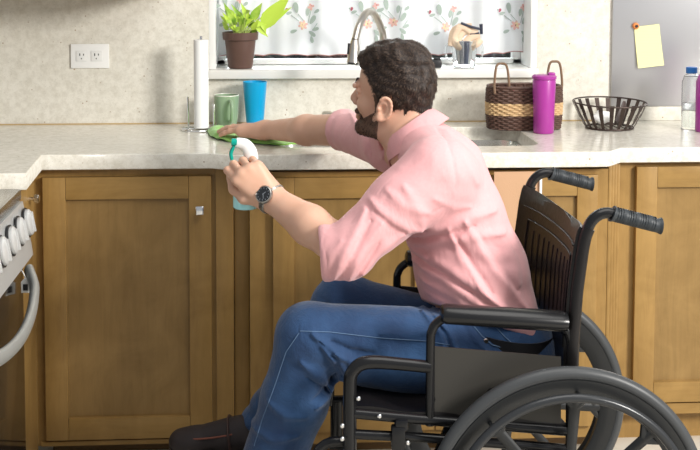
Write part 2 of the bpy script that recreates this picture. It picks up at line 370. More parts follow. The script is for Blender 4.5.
# ================================================================== WALL THINGS
o_ = W(90, 56, -.004)
ot = thing('wall_outlet', 'white double wall outlet plate on the speckled backsplash at left', 'outlet', (o_[0], -.004, o_[2]))
MB().box((o_[0]-.062, -.007, o_[2]-.040), (o_[0]+.062, -.0005, o_[2]+.040), .003).build('plate', M_white, ot)
for dx in (-.026, .022):
    oo = MB().box((o_[0]+dx-.018, -.0092, o_[2]-.017), (o_[0]+dx+.018, -.0072, o_[2]+.017), .0015).build('socket', mat('socket_white', (.80, .80, .78), .4), ot)
    b = MB()
    for a, c, h in ((-.006, .005, .004), (.006, .005, .003), (-.001, -.008, .002)): b.box((o_[0]+dx+a-.0014, -.0098, o_[2]+c-h), (o_[0]+dx+a+.0014, -.0093, o_[2]+c+h))
    b.build('slot', M_black, oo)
px0 = W(612, 60, -.012)[0]; pz = W(650, 106, -.012)[2]
mm = mat('brushed_panel', (.58, .575, .59), .33, .85); n = N(mm); n.bump(n.noise(n.map((2, 2, 120)), 8, 3), .1, .001)
tag(MB().box((px0, -.012, pz), (2.4, -.0005, 1.9), .002).build('steel_panel', mm), 'brushed grey steel sheet on the wall at right, above the bowl', 'wall panel')
b = MB(); b.box((px0, -.010, .9005), (2.4, -.0005, pz-.002), .001); struct('trim_4', b, M_wall)
# sticky note
nt = thing('paper_note', 'pale yellow ruled paper note pinned on the steel panel at right', 'note', W(647, 45, -.014))
c4 = [W(634, 27, -.0145), W(659, 24, -.0145), W(663, 65, -.0145), W(637, 68, -.0145)]
def nf(u, v):
    a = c4[0]*(1-u)*(1-v)+c4[1]*u*(1-v)+c4[2]*u*v+c4[3]*(1-u)*v; return a+V(0, -.010*v*v-.002, 0)
mn = mat('yellow_paper', (.86, .82, .48), .8); n = N(mn); n.col(n.ramp(n.wave(n.map(), 62, .2, 0, 'Z'), [(.0, (.80, .74, .33)), (.06, (.86, .82, .42))]))
MB().grid(nf, 4, 10).solid(.0006).build('paper', mn, nt)
pt = thing('pushpin_magnet', 'small orange and black round magnet holding the yellow note', 'magnet', W(635, 26, -.018))
pp = W(635.5, 26, -.016); MB().lathe([(.008, 0), (.0115, .004), (.008, .009)], 18, T(pp) @ R_(90, 'X')).build('base', mat('orange_pin', (.75, .25, .07), .4), pt)
MB().lathe([(.0, 0), (.005, .001), (.0045, .005)], 14, T(pp+V(.001, -.009, 0)) @ R_(90, 'X')).build('cap', M_black, pt)

# ================================================================== CURTAIN
mc = mat('white_cloth', (.84, .84, .84), .9, sheen=.2); 
nt_ = mc.node_tree; tr = nt_.nodes.new('ShaderNodeBsdfTranslucent'); tr.inputs[0].default_value = (.9, .92, .94, 1); ms = nt_.nodes.new('ShaderNodeMixShader'); ms.inputs[0].default_value = .35
nt_.links.new(nt_.nodes['Principled BSDF'].outputs[0], ms.inputs[1]); nt_.links.new(tr.outputs[0], ms.inputs[2]); nt_.links.new(ms.outputs[0], nt_.nodes['Material Output'].inputs[0])
cu = thing('window_curtain', 'white half curtain embroidered with small pink and yellow flowers', 'curtain', ((WX0+WX1)/2, .11, 1.1))
CX0, CX1 = WX0+.03, WX1-.005
def cury(x): return .125+.012*math.sin(x*21+.6)+.006*math.sin(x*47+1)+.004*math.sin(x*90)
def curf(u, v):
    x = CX0+(CX1-CX0)*u; hem = 1.112+.0045*abs(math.sin(x*42))+.012*max(0, (x-.72)/.2); z = hem+(1.72-hem)*v
    return V(x, cury(x)*(1-.25*v)+.025*v, z)
MB().grid(curf, 240, 24).solid(.001).build('cloth', mc, cu)
hemp = [curf(k/240, 0)+V(0, -.0012, .001) for k in range(241)]
MB().tube(hemp, .0016, 6).build('hem_stitching', mat('hem_rose', (.42, .22, .20), .8), cu)
MB().tube([(CX0-.01, .02+.0, 1.725), (CX1+.003, .02, 1.725)], .006, 10).build('rod', M_steel, cu)
m_p = mat('thread_pink', (.78, .48, .44), .8); m_y = mat('thread_yellow', (.82, .68, .40), .8); m_g = mat('thread_green', (.42, .50, .45), .8); m_r = mat('thread_red', (.42, .09, .13), .8); m_d = mat('thread_brown', (.25, .12, .10), .8)
def petal(b, c, ang, L, wd, mi):
    b.mi = mi; pts = []
    for k in range(12):
        t = 2*math.pi*k/12; a, d = L/2+L/2*math.cos(t), wd/2*math.sin(t)*(1+.25*math.cos(t)); x = c[0]+a*math.cos(ang)-d*math.sin(ang); z = c[1]+a*math.sin(ang)+d*math.cos(ang)
        tv = (z-1.107)/(1.72-1.107); pts.append(V(x, cury(x)*(1-.25*tv)+.025*tv-.0035, z))
    b._add(pts, [list(range(12))])
def motif(px_, py_, full=True):
    p = W(px_, py_, .125); b = MB(); x, z = p[0], p[2]; u = .00342
    for k in range(6): petal(b, (x, z), math.radians(15+60*k), .017, .0085, 0)
    for k in range(5): petal(b, (x, z), math.radians(50+72*k), .012, .007, 1)
    petal(b, (x-.003, z), 0, .007, .007, 4)
    for dx, dz, a, L in ((-6, -5, 200, 7), (6, -6, -40, 8), (9, -5, 20, 7), (7, 1, 60, 10), (4, 9, 80, 8), (-6, 12, 100, 11), (-11, 13, 200, 6), (11, 12, 40, 6), (8, -11, -80, 7)):
        petal(b, (x+dx*u, z+dz*u), math.radians(a), L*u, .35*L*u+.003, 2)
    if full:
        petal(b, (x-17*u, z+13*u), math.radians(70), .014, .009, 3); petal(b, (x-17*u, z+15*u), math.radians(160), .008, .005, 2)
        for k in range(4): petal(b, (x+8*u, z+18*u), math.radians(30+80*k), .012, .008, 0)
        petal(b, (x+8*u, z+18*u), 1.2, .007, .006, 3)
    # stems
    for (ax, az), (bx, bz) in (((-12, 10), (-4, 4)), ((8, 15), (5, 2)), ((2, 3), (-5, 11)), ((10, -4), (14, 2)), ((7, -6), (9, -14))):
        b.mi = 2; A = V(x+ax*u, 0, z+az*u); B = V(x+bx*u, 0, z+bz*u); d = (B-A)/np.linalg.norm(B-A); nn = V(-d[2], 0, d[0])*.0011
        q = [A-nn, B-nn, B+nn, A+nn]
        for i_ in q: tv = (i_[2]-1.107)/.613; i_[1] = cury(i_[0])*(1-.25*tv)+.025*tv-.0032
        b._add(q, [[0, 1, 2, 3]])
    b.solid(.0008); b.build('embroidered_flower', [m_p, m_y, m_g, m_r, m_d], cu)
for a in ((303, 25), (368, 24), (393, 22, False), (446, 27), (515, 25), (232, 18)): motif(*a)
for a in ((268, -22), (338, -22), (410, -22), (480, -22)): motif(*a)
# ================================================================== SILL THINGS
pb = W(240.5, 68, .035); X, Y, Z = pb[0], .035, SILL
plant = thing('potted_pothos', 'bright green trailing houseplant in a brown plastic pot on the window sill', 'plant', (X, Y, Z))
mp = mat('brown_pot', (.115, .062, .048), .45)
MB().lathe([(.0, .001), (.040, .001), (.043, .006), (.052, .082), (.0535, .098), (.061, .101), (.063, .126), (.059, .127), (.055, .105), (.045, .10), (0, .10)], 44, T((X, Y, Z)) @ Matrix.Scale(.95, 4), False, False).build('pot', mp, plant)
MB().lathe([(.0, .108), (.05, .106), (.054, .1)], 24, T((X, Y, Z)), False, False).build('soil', mat('soil', (.05, .035, .025), .95), plant)
ml = mat('leaf_green', (.30, .50, .05), .42, spec=.4); n = N(ml); n.col(n.ramp(n.noise(n.map(), 26, 3), [(.35, (.16, .36, .03)), (.6, (.50, .68, .10))]))
ml2 = mat('leaf_lime', (.52, .72, .08), .42)
b = MB(); bs = MB()
def leaf(base, tip, wd, mi=0, side=None, droop=.0):
    base, tip = V(*base), V(*tip); d = tip-base; L = np.linalg.norm(d); d = d/L; sd = V(*side) if side else np.cross(d, V(0, -1, .3)); sd = sd/np.linalg.norm(sd); nn = np.cross(sd, d)
    b.mi = mi; vs = []; n_ = 8
    for i in range(n_+1):
        t = i/n_; wv = wd*(math.sin(math.pi*t**.62))**.9*(1-.25*t) if 0 < t < 1 else .0005
        c = base+d*L*t-nn*0+V(0, 0, -droop*t*t)
        vs += [c-sd*wv+nn*wv*.28, c-nn*.0, c+sd*wv+nn*wv*.28]
    F = []
    for i in range(n_): F += [[3*i, 3*i+1, 3*i+4, 3*i+3], [3*i+1, 3*i+2, 3*i+5, 3*i+4]]
    b._add(vs, F)
P = lambda x, y, yy=.04: W(x, y, yy)
L_ = [((262, 27), (291, -6), .030, 1, 0), ((258, 30), (292, 7), .016, 1, 0), ((244, 22), (231, 4), .010, 0, .03), ((252, 20), (262, 3), .016, 0, .02), ((236, 26), (226, 8), .013, 0, .0), ((240, 26), (250, 10), .013, 1, .03),
      ((256, 25), (268, 37), .012, 1, .0), ((246, 28), (238, 16), .012, 1, 0), ((233, 30), (229, 18), .010, 0, .05), ((228, 30), (222, 21), .009, 0, .0), ((250, 24), (241, 3), .013, 1, .05), ((262, 18), (274, 9), .013, 0, .02), ((240, 30), (247, 20), .010, 0, -.01), ((252, 30), (259, 19), .010, 1, -.01), ((262, 22), (266, 33), .010, 1, -.0), ((232, 20), (224, 3), .012, 0, .02)]
for (a, c, wd, mi, yo) in L_:
    leaf(P(*a, .04+yo*.6), P(*c, .03+yo), wd, mi); s0 = (X+random.uniform(-.02, .02), Y+random.uniform(-.02, .02), Z+.105); A = P(*a, .04+yo*.6)
    bs.tube([s0, (np.array(s0)+A)/2+V(random.uniform(-.01, .01), 0, .012), A], .0016, 6, smooth=3)
for k in range(20):
    a = random.uniform(0, 6.28); r0 = random.uniform(.01, .05); zz = random.uniform(.125, .19); A = V(X+r0*math.cos(a), min(Y+r0*math.sin(a), .07), Z+zz); d = V(math.cos(a)*.03, -abs(math.sin(a))*.02, random.uniform(-.005, .035))
    leaf(A, A+d, random.uniform(.007, .013), random.choice((0, 0, 1))); bs.tube([(X+.3*r0*math.cos(a), Y+.3*r0*math.sin(a), Z+.10), A], .0014, 5)
b.solid(.0006); b.build('leaves', [ml, ml2], plant); bs.build('stems', mat('stem', (.45, .55, .15), .5), plant)
# glass jar with folded cloths
jb = W(464, 70, .03); X, Y = jb[0], .03; mgl = mat('clear_glass', (.95, .97, .97), .03, trans=1., ior=1.45)
jar = thing('glass_jar', 'clear glass jar on the window sill filled with grey cloth', 'jar', (X, Y, SILL))
MB().lathe([(.0, .001), (.034, .001), (.036, .004), (.046, .092), (.044, .092), (.0345, .008), (0, .007)], 36, T((X, Y, SILL)), False, False).build('glass', mgl, jar)
for g_ in (-1, 1): MB().tube([(X+g_*.044, Y, SILL+.085), (X+g_*.062, Y, SILL+.07), (X+g_*.060, Y, SILL+.035), (X+g_*.040, Y, SILL+.02)], .0035, 8, smooth=5).build('handle', mgl, jar)
b = MB()
for k in range(9):
    a = k*.7; rr = .022; b.mi = k % 3; b.tube([(X+rr*math.cos(a)*.6, Y+rr*math.sin(a)*.8, SILL+.014), (X+rr*math.cos(a), Y+rr*math.sin(a), SILL+.09)], [.009, .011], 8)
b.build('contents', [mat('cont_grey', (.35, .37, .40), .6), mat('cont_slate', (.12, .14, .2), .6), mat('cont_silver', (.6, .6, .58), .4)], jar)
cl = []
b = MB()
q = lambda x, y, yy=.02: W(x, y, yy)
for k, (pa, pc, pd) in enumerate((((451, 46), (455, 30), (472, 26)), ((456, 46), (463, 32), (478, 33)), ((462, 47), (470, 38), (480, 36)), ((452, 42), (460, 27), (470, 32)), ((466, 47), (476, 44), (481, 40)), ((454, 36), (458, 46), (474, 47)))):
    b.tube([q(*pa), q(*pc, .03-.004*k), q(*pd)], [.011, .013, .010], 10, smooth=5, sq=(1, .75))
mcl = mat('peach_cloth', (.78, .60, .44), .85); n = N(mcl); n.bump(n.noise(n.map((1, 1, 4)), 40, 4), .6, .004)
tag(b.build('folded_cloth', mcl), 'crumpled peach cloth stuffed in the mouth of the sill jar', 'cloth')
b = MB(); b.tube([q(461, 23, .01), q(472, 27, .01), q(481, 29, .012)], .0042, 10, smooth=4); b.tube([q(481, 24, .012), q(481.5, 34, .012)], [.006, .005], 10); b.tube([q(470, 34, .02), q(479, 33, .015)], .004, 8)
tag(b.build('brush_handle', mat('navy_plastic', (.03, .035, .06), .35)), 'dark navy handle sticking out over the peach cloth on the sill', 'brush')
b = MB(); p = W(437, 66, .03); b.box((p[0]-.03, .01, SILL+.001), (p[0]+.014, .05, SILL+.026), .004); b.lathe([(.012, 0), (.012, .006)], 16, T((p[0]+.0, .03, SILL+.026)))
tag(b.build('soap_box', M_black), 'small black box on the sill just behind the head of the man', 'box')
# ================================================================== COUNTER THINGS
X, Y = Wz(201.5, 130, .9)[:2]
th = thing('paper_towel_holder', 'wire paper towel holder with round base and side arm on the counter', 'holder', (X, Y, TOPH))
b = MB(); ring = [(X+.055*math.cos(a)-.008, Y+.055*math.sin(a), TOPH+.0035) for a in np.linspace(0, 2*math.pi, 32, endpoint=False)]
b.tube(ring, .003, 8, closed=True); b.tube([(X-.063, Y, TOPH+.0035), (X+.047, Y, TOPH+.0035)], .003, 8); b.build('base_ring', M_chrome, th)
MB().tube([(X, Y, TOPH+.004), (X, Y, TOPH+.30)], .004, 10).build('rod', M_chrome, th)
MB().tube([(X-.040, Y-.01, TOPH+.004), (X-.042, Y-.01, TOPH+.105), (X-.040, Y-.01, TOPH+.108)], .003, 8).build('arm', M_chrome, th)
MB().tube([(X+.040, Y-.01, TOPH+.004), (X+.040, Y-.01, TOPH+.085)], [.0032, .0036], 8).build('arm', M_chrome, th)
mpw = mat('paper_towel', (.90, .90, .89), .9); 
b = MB(); b.lathe([(.012, .008), (.0235, .008), (.0235, .288), (.012, .288)], 40, T((X, Y, TOPH)), closed=True)
tag(b.build('paper_towel_roll', mpw), 'slim white paper towel roll standing on its wire holder', 'paper towel')
# mug
X, Y = Wz(226.5, 127.5, .9)[:2]; mg = mat('sage_ceramic', (.27, .38, .24), .3, coat=.4)
mug = thing('coffee_mug', 'sage green ceramic mug with its handle towards us beside the paper towel', 'mug', (X, Y, TOPH+.001))
MB().lathe([(.0, .001), (.028, .001), (.032, .005), (.037, .03), (.041, .105), (.0385, .105), (.034, .03), (.027, .008), (0, .007)], 44, T((X, Y, TOPH)), False, False).build('cup', mg, mug)
hv = V(.30, -.954, 0)
b = MB(); b.tube([V(X, Y, TOPH+z)+hv*r for r, z in ((.037, .088), (.055, .09), (.066, .072), (.062, .04), (.048, .024), (.033, .024))], .0058, 12, smooth=5, sq=(1, 1)); b.build('handle', mg, mug)
MB().lathe([(.0385, .1045), (.0412, .1045), (.0408, .107), (.039, .107)], 44, T((X, Y, TOPH)), closed=True).build('rim', mat('rim_cream', (.75, .74, .66), .3), mug)
# blue tumbler
X, Y = Wz(255, 127, .9)[:2]; mbz = mat('cyan_plastic', (.0, .34, .66), .32)
tb = MB(); tb.lathe([(.0, .001), (.026, .001), (.027, .003), (.039, .148), (.037, .148), (.0255, .006), (0, .005)], 44, T((X, Y, TOPH)), False, False)
tag(tb.build('plastic_tumbler', mbz), 'bright blue tapered plastic tumbler between mug and faucet', 'cup')
# soap dispenser cap behind the sink
p = W(327, 112, -.07); X, Y = p[0], -.07
sd = thing('soap_dispenser', 'small nickel deck cap behind the sink above the outstretched arm', 'soap dispenser', (X, Y, TOPH))
MB().lathe([(.0, .0005), (.022, .0005), (.022, .005), (.009, .008), (.008, .028), (.010, .03)], 24, T((X, Y, TOPH)), False, True).build('stem', M_steel, sd)
MB().lathe([(.010, .030), (.017, .034), (.018, .043), (.013, .047), (.0, .048)], 24, T((X, Y, TOPH)), True, False).build('cap', M_steel, sd)
# faucet
fb = W(383, 60, -.07); X, Y = fb[0], -.07
fc = thing('kitchen_faucet', 'brushed nickel gooseneck faucet with black button on its spray head', 'faucet', (X, Y, TOPH))
MB().lathe([(.0, .0005), (.028, .0005), (.028, .012), (.019, .018), (.018, .09), (.014, .10)], 28, T((X, Y, TOPH)), False, True).build('base', M_steel, fc)
e = W(355, 40, -.24); arc = [(X, Y, TOPH+.10), (X, Y, TOPH+.19)]; zt0 = W(383, 37, -.07)[2]; arc.append((X, Y, zt0))
top = W(371, 11.5, -.155)
A = V(X, Y, zt0); B = V(*e)
for k in range(1, 9):
    t = k/9; c_ = A*(1-t)+B*t; hgt = (top[2]-(A[2]+B[2])/2)*math.sin(math.pi*t)**.75; arc.append(c_+V(0, 0, hgt))
arc.append(B)
MB().tube(arc, .0118, 16, smooth=4).build('spout', M_steel, fc)
e2 = W(353, 63, -.25); sp = MB().tube([B, B*.65+V(*e2)*.35, e2], [.0125, .0175, .0205], 20).build('spray_head', M_steel, fc)
d_ = (V(*e2)-B); d_ = d_/np.linalg.norm(d_)
MB().tube([e2-d_*.001, V(*e2)+d_*.005], .0175, 18).build('nozzle', M_black, sp)
bt = B*.62+V(*e2)*.38+V(-.0165, -.005, 0); MB().tube([bt-d_*.017, bt+d_*.017], .0055, 10).build('button', M_black, sp)
MB().tube([(X+.018, Y, TOPH+.055), (X+.05, Y, TOPH+.062), (X+.085, Y, TOPH+.085)], [.009, .007, .006], 12, smooth=4).build('lever', M_steel, fc)
# woven basket
bl = Wz(526, 133, .9); X, Y = W(526, 110, -.2)[0], -.168
bk = thing('woven_basket', 'brown woven basket with a tan band and two loop handles', 'basket', (X, Y, TOPH))
m_bd = mat('cane_brown', (.105, .055, .04), .5); m_bt = mat('cane_tan', (.62, .42, .22), .55)
A_, B_ = .113, .062
def ringp(z, ph, n=96, amp=.0035, grow=0):
    P = []
    for k in range(n):
        t = 2*math.pi*k/n; ex = 2.6; c, s = math.cos(t), math.sin(t); rr = (abs(c)**ex+abs(s)**ex)**(-1/ex)
        o = amp*math.cos(24*t+ph); P.append((X+(A_+grow+o)*rr*c, Y+(B_+grow+o)*rr*s, z))
    return P
rows = 20
for nm, r0, r1, m in (('weave', 0, 7, m_bd), ('tan_band', 7, 13, m_bt), ('weave', 13, 20, m_bd)):
    b = MB()
    for r in range(r0, r1): b.tube(ringp(TOPH+.005+r*.0066, math.pi*(r % 2), grow=.004*math.sin(math.pi*r/20)+.003*r/20), .0040, 6, closed=True)
    b.build(nm, m, bk)
b = MB()
for k in range(24):
    t = 2*math.pi*(k+.5)/24; c, s = math.cos(t), math.sin(t); rr = (abs(c)**2.6+abs(s)**2.6)**(-1/2.6); b.tube([(X+(A_-.004)*rr*c, Y+(B_-.004)*rr*s, TOPH+.002), (X+(A_-.001)*rr*c, Y+(B_-.001)*rr*s, TOPH+.137)], .0032, 6)
b.tube(ringp(TOPH+.138, 0, amp=.001, grow=.003), .0045, 8, closed=True); b.lathe([(0, .002), (.055, .002), (.055, .006), (0, .006)], 24, T((X, Y, TOPH)) @ Matrix.Diagonal((1.8, 1, 1, 1)), False, False); b.build('stakes', m_bd, bk)
for (xa, xb) in ((493, 507), (547.5, 561.5)):
    z0 = TOPH+.13; ya = Y-.02 if xa < 520 else Y-.0
    pa, pc = W(xa, 80, ya)[0], W(xb, 80, ya)[0]; zt_ = W(500, 63, ya)[2] if xa < 520 else W(555, 61.5, ya)[2]
    if xa < 520: ha = [(pa, ya-.035, z0-.01), (pa-.001, ya-.03, z0+.02), (pa+.006, ya-.025, zt_-.009), ((pa+pc)/2, ya-.02, zt_), (pc-.006, ya-.025, zt_-.009), (pc+.001, ya-.03, z0+.02), (pc, ya-.035, z0-.01)]
    else: ha = [(pa, ya, z0-.01), (pa-.002, ya, z0+.02), (pa+.006, ya, zt_-.009), ((pa+pc)/2, ya, zt_), (pc-.006, ya, zt_-.009), (pc+.002, ya, z0+.02), (pc, ya, z0-.01)]
    b = MB(); b.tube(ha, .004, 8, smooth=6)
    b.build('handle', mat('handle_cane', (.20, .12, .07), .5), bk)
# magenta travel tumbler
p = Wz(543.5, 133, .9); X, Y = p[0], p[1]; mmg = mat('magenta_plastic', (.36, .035, .29), .36, coat=.2)
tv = thing('travel_tumbler', 'tall magenta travel tumbler in front of the woven basket', 'tumbler', (X, Y, TOPH))
MB().lathe([(.0, .001), (.030, .001), (.032, .004), (.0335, .08), (.0365, .166), (.035, .170)], 48, T((X, Y, TOPH)), False, True).build('body', mmg, tv)
ld = MB().lathe([(.0355, .1705), (.038, .172), (.0385, .180), (.033, .184), (.0, .184)], 48, T((X, Y, TOPH)), True, False).build('lid', mmg, tv)
MB().box((X+.012, Y-.012, TOPH+.183), (X+.033, Y+.012, TOPH+.192), .003).build('lid_tab', mmg, ld)
# wire fruit bowl
p = Wz(609, 128, .9); X, Y = p[0], p[1]-.005; m_w = mat('bronze_wire', (.06, .042, .036), .35, .6)
wb = thing('wire_bowl', 'dark bronze slatted wire fruit bowl on the counter below the steel panel', 'bowl', (X, Y, TOPH))
rt, rb, hh = .118, .075, .085
MB().tube([(X+rt*math.cos(a), Y+rt*math.sin(a), TOPH+hh+.004*math.cos(a-2)) for a in np.linspace(0, 2*math.pi, 64, endpoint=False)], .0026, 8, closed=True).build('rim', m_w, wb)
MB().tube([(X+rb*math.cos(a), Y+rb*math.sin(a), TOPH+.004) for a in np.linspace(0, 2*math.pi, 48, endpoint=False)], .0035, 8, closed=True).build('base_ring', m_w, wb)
b = MB()
for k in range(20):
    a = 2*math.pi*(k+.3)/20
    f = lambda r, z, da: V(X+r*math.cos(a+da), Y+r*math.sin(a+da), TOPH+z)
    wv = .062
    for j in range(5):
        t0, t1 = j/5, (j+1)/5; r0 = rb+(rt-rb)*t0**.85; r1 = rb+(rt-rb)*t1**.85
        b._add([f(r0, .004+t0*(hh-.004), -wv), f(r1, .004+t1*(hh-.004), -wv), f(r1, .004+t1*(hh-.004), wv), f(r0, .004+t0*(hh-.004), wv)], [[0, 1, 2, 3]])
b.solid(.0015); b.build('slats', m_w, wb)
b = MB()
for k in range(-3, 4): b.tube([(X+k*.02, Y-math.sqrt(rb**2-(k*.02)**2), TOPH+.004), (X+k*.02, Y+math.sqrt(rb**2-(k*.02)**2), TOPH+.004)], .002, 6)
b.build('base_wires', m_w, wb)
b = MB(); q0 = bmesh.new(); bmesh.ops.create_icosphere(q0, subdivisions=3, radius=.024)
for v in q0.verts: v.co = Vector((v.co.x*1.5, v.co.y*.9, v.co.z*.9))*(1+.12*math.sin(v.co.x*200+v.co.z*170)); 
bmesh.ops.translate(q0, verts=q0.verts, vec=(X-.02, Y+.005, TOPH+.036)); b.merge(q0)
tag(b.build('crumpled_napkin', mat('napkin_white', (.88, .88, .86), .8)), 'crumpled white napkin lying inside the wire bowl', 'napkin')
b = MB(); b.tube([(X+.03, Y+.005, TOPH+.015), (X+.05, Y+.02, TOPH+.06), (X+.055, Y+.025, TOPH+.085)], [.02, .017, .006], 12, sq=(1, .3), smooth=3)
tag(b.build('wooden_scoop', mat('dark_scoop', (.07, .05, .045), .5)), 'dark flat scoop leaning inside the wire bowl', 'scoop')
# bottles at right edge
p = Wz(692, 127, .9); X, Y = p[0], -.2; X = W(691, 100, -.2)[0]
wbt = thing('water_bottle', 'clear glass water bottle with blue cap at the right edge', 'bottle', (X, Y, TOPH))
MB().lathe([(.0, .001), (.029, .001), (.030, .005), (.030, .15), (.024, .172), (.014, .178), (.014, .188), (.012, .188), (.012, .177), (.0225, .170), (.028, .149), (.028, .006), (0, .005)], 40, T((X, Y, TOPH)), False, False).build('glass', mgl, wbt)
MB().lathe([(.0, .006), (.027, .006), (.027, .085), (.0, .085)], 36, T((X, Y, TOPH)), False, False).build('water', mat('water', (.92, .96, .97), .0, trans=1., ior=1.33), wbt)
MB().lathe([(.017, .180), (.018, .182), (.018, .198), (.016, .200)], 24, T((X, Y, TOPH))).build('cap', mat('blue_cap', (.02, .16, .50), .4), wbt)
X = W(707, 100, -.27)[0]; Y = -.27
mb_ = thing('sports_bottle', 'magenta sports bottle cut off by the right edge', 'bottle', (X, Y, TOPH))
MB().lathe([(.0, .001), (.033, .001), (.035, .006), (.035, .16), (.028, .18), (.018, .186)], 40, T((X, Y, TOPH)), False, True).build('body', mmg, mb_)
MB().lathe([(.020, .187), (.021, .19), (.021, .215), (.012, .222)], 24, T((X, Y, TOPH))).build('lid', M_black, mb_)
# peach towel hanging on the sink cabinet door
tx0, tx1 = W(494, 200, -.635)[0], W(541, 200, -.635)[0]
def tw(u, v):
    x = tx0+(tx1-tx0)*u; return V(x, -.631-.006*(math.sin(u*9)*.5+.5)*v-.003, TOPH-TT-.012-v*.36)
mtw = mat('peach_towel', (.60, .37, .22), .9, sheen=.1); n = N(mtw); n.bump(n.noise(n.map(), 300, 2), .3, .002)
tw_o = MB().grid(tw, 24, 16).solid(.004).build('hand_towel', mtw); tag(tw_o, 'peach hand towel hanging on the sink cabinet behind the chair back', 'towel')
MB().box((tx1-.006, -.642, TOPH-TT-.37), (tx1+.001, -.636, TOPH-TT-.0125), .001).build('white_edging', M_white, tw_o)

# ================================================================== WHEELCHAIR
YN = -1.525; FAR = V(-.020, .475, 0)
n_ = lambda x, y, dy=0.: W(x, y, YN)+V(0, dy, 0)
wch = thing('wheelchair', 'black wheelchair with padded armrests carrying the man in the pink shirt', 'wheelchair', W(480, 640, YN+.23)*V(1, 1, 0))
AX = V(.632, -1.588, .303)
def wheel(y, sx, side, nm='rear_wheel'):
    """big wheel standing in the plane y; side=-1 has its handrim towards us"""
    base = T((AX[0]+sx, y, .3035)) @ R_(90, 'X')
    b = MB()
    b.lathe([(.2785, -.014), (.262, -.013), (.242, -.010), (.236, -.006), (.236, .006), (.242, .010), (.262, .013), (.2785, .014)], 96, base, closed=True)
    for k in range(8):
        a = math.radians(41+45*k); c, s_ = math.cos(a), math.sin(a); p0 = V(AX[0]+sx+.03*c, y, .3035+.03*s_); p1 = V(AX[0]+sx+.238*c, y, .3035+.238*s_)
        b.tube([p0, p0*.6+p1*.4, p1], [.015, .0105, .0125], 10, sq=(.6, 1), up=(0, 1, 0))
        # web filling between spoke and rim
        for sg in (-1, 1):
            q0 = a+sg*math.radians(6); b.tube([V(AX[0]+sx+.215*math.cos(a), y, .3035+.215*math.sin(a)), V(AX[0]+sx+.239*math.cos(q0), y, .3035+.239*math.sin(q0))], [.009, .007], 8, sq=(.8, 1), up=(0, 1, 0))
    o = b.build(nm, M_rim, wch)
    MB().lathe([(.0, -.032), (.030, -.032), (.036, -.024), (.036, .024), (.030, .032), (0, .032)], 36, base, False, False).build('hub', M_rim, o)
    prof = [(.2885+.0148*math.cos(t), .0155*math.sin(t)) for t in np.linspace(0, 2*math.pi, 14, endpoint=False)]
    MB().lathe(prof, 120, base, closed=True).build('tire', M_tire, o)
    hy = y+side*.045
    MB().tube([(AX[0]+sx+.252*math.cos(t), hy, .3035+.252*math.sin(t)) for t in np.linspace(0, 2*math.pi, 96, endpoint=False)], .0095, 12, closed=True).build('handrim', M_hrim, o)
    for k in range(8):
        a = math.radians(22+45*k+19); c, s_ = math.cos(a), math.sin(a); MB().tube([(AX[0]+sx+.252*c, y+side*.006, .3035+.252*s_), (AX[0]+sx+.252*c, hy, .3035+.252*s_)], .0048, 8).build('handrim_bolt', M_rim, o)
wheel(-1.588, 0, -1); wheel(-1.588+.475+.126, 0, 1)
def P3(pts, f=0): return [n_(*p)+FAR*f for p in pts]
pz = lambda p, z: V(p[0], p[1], z)
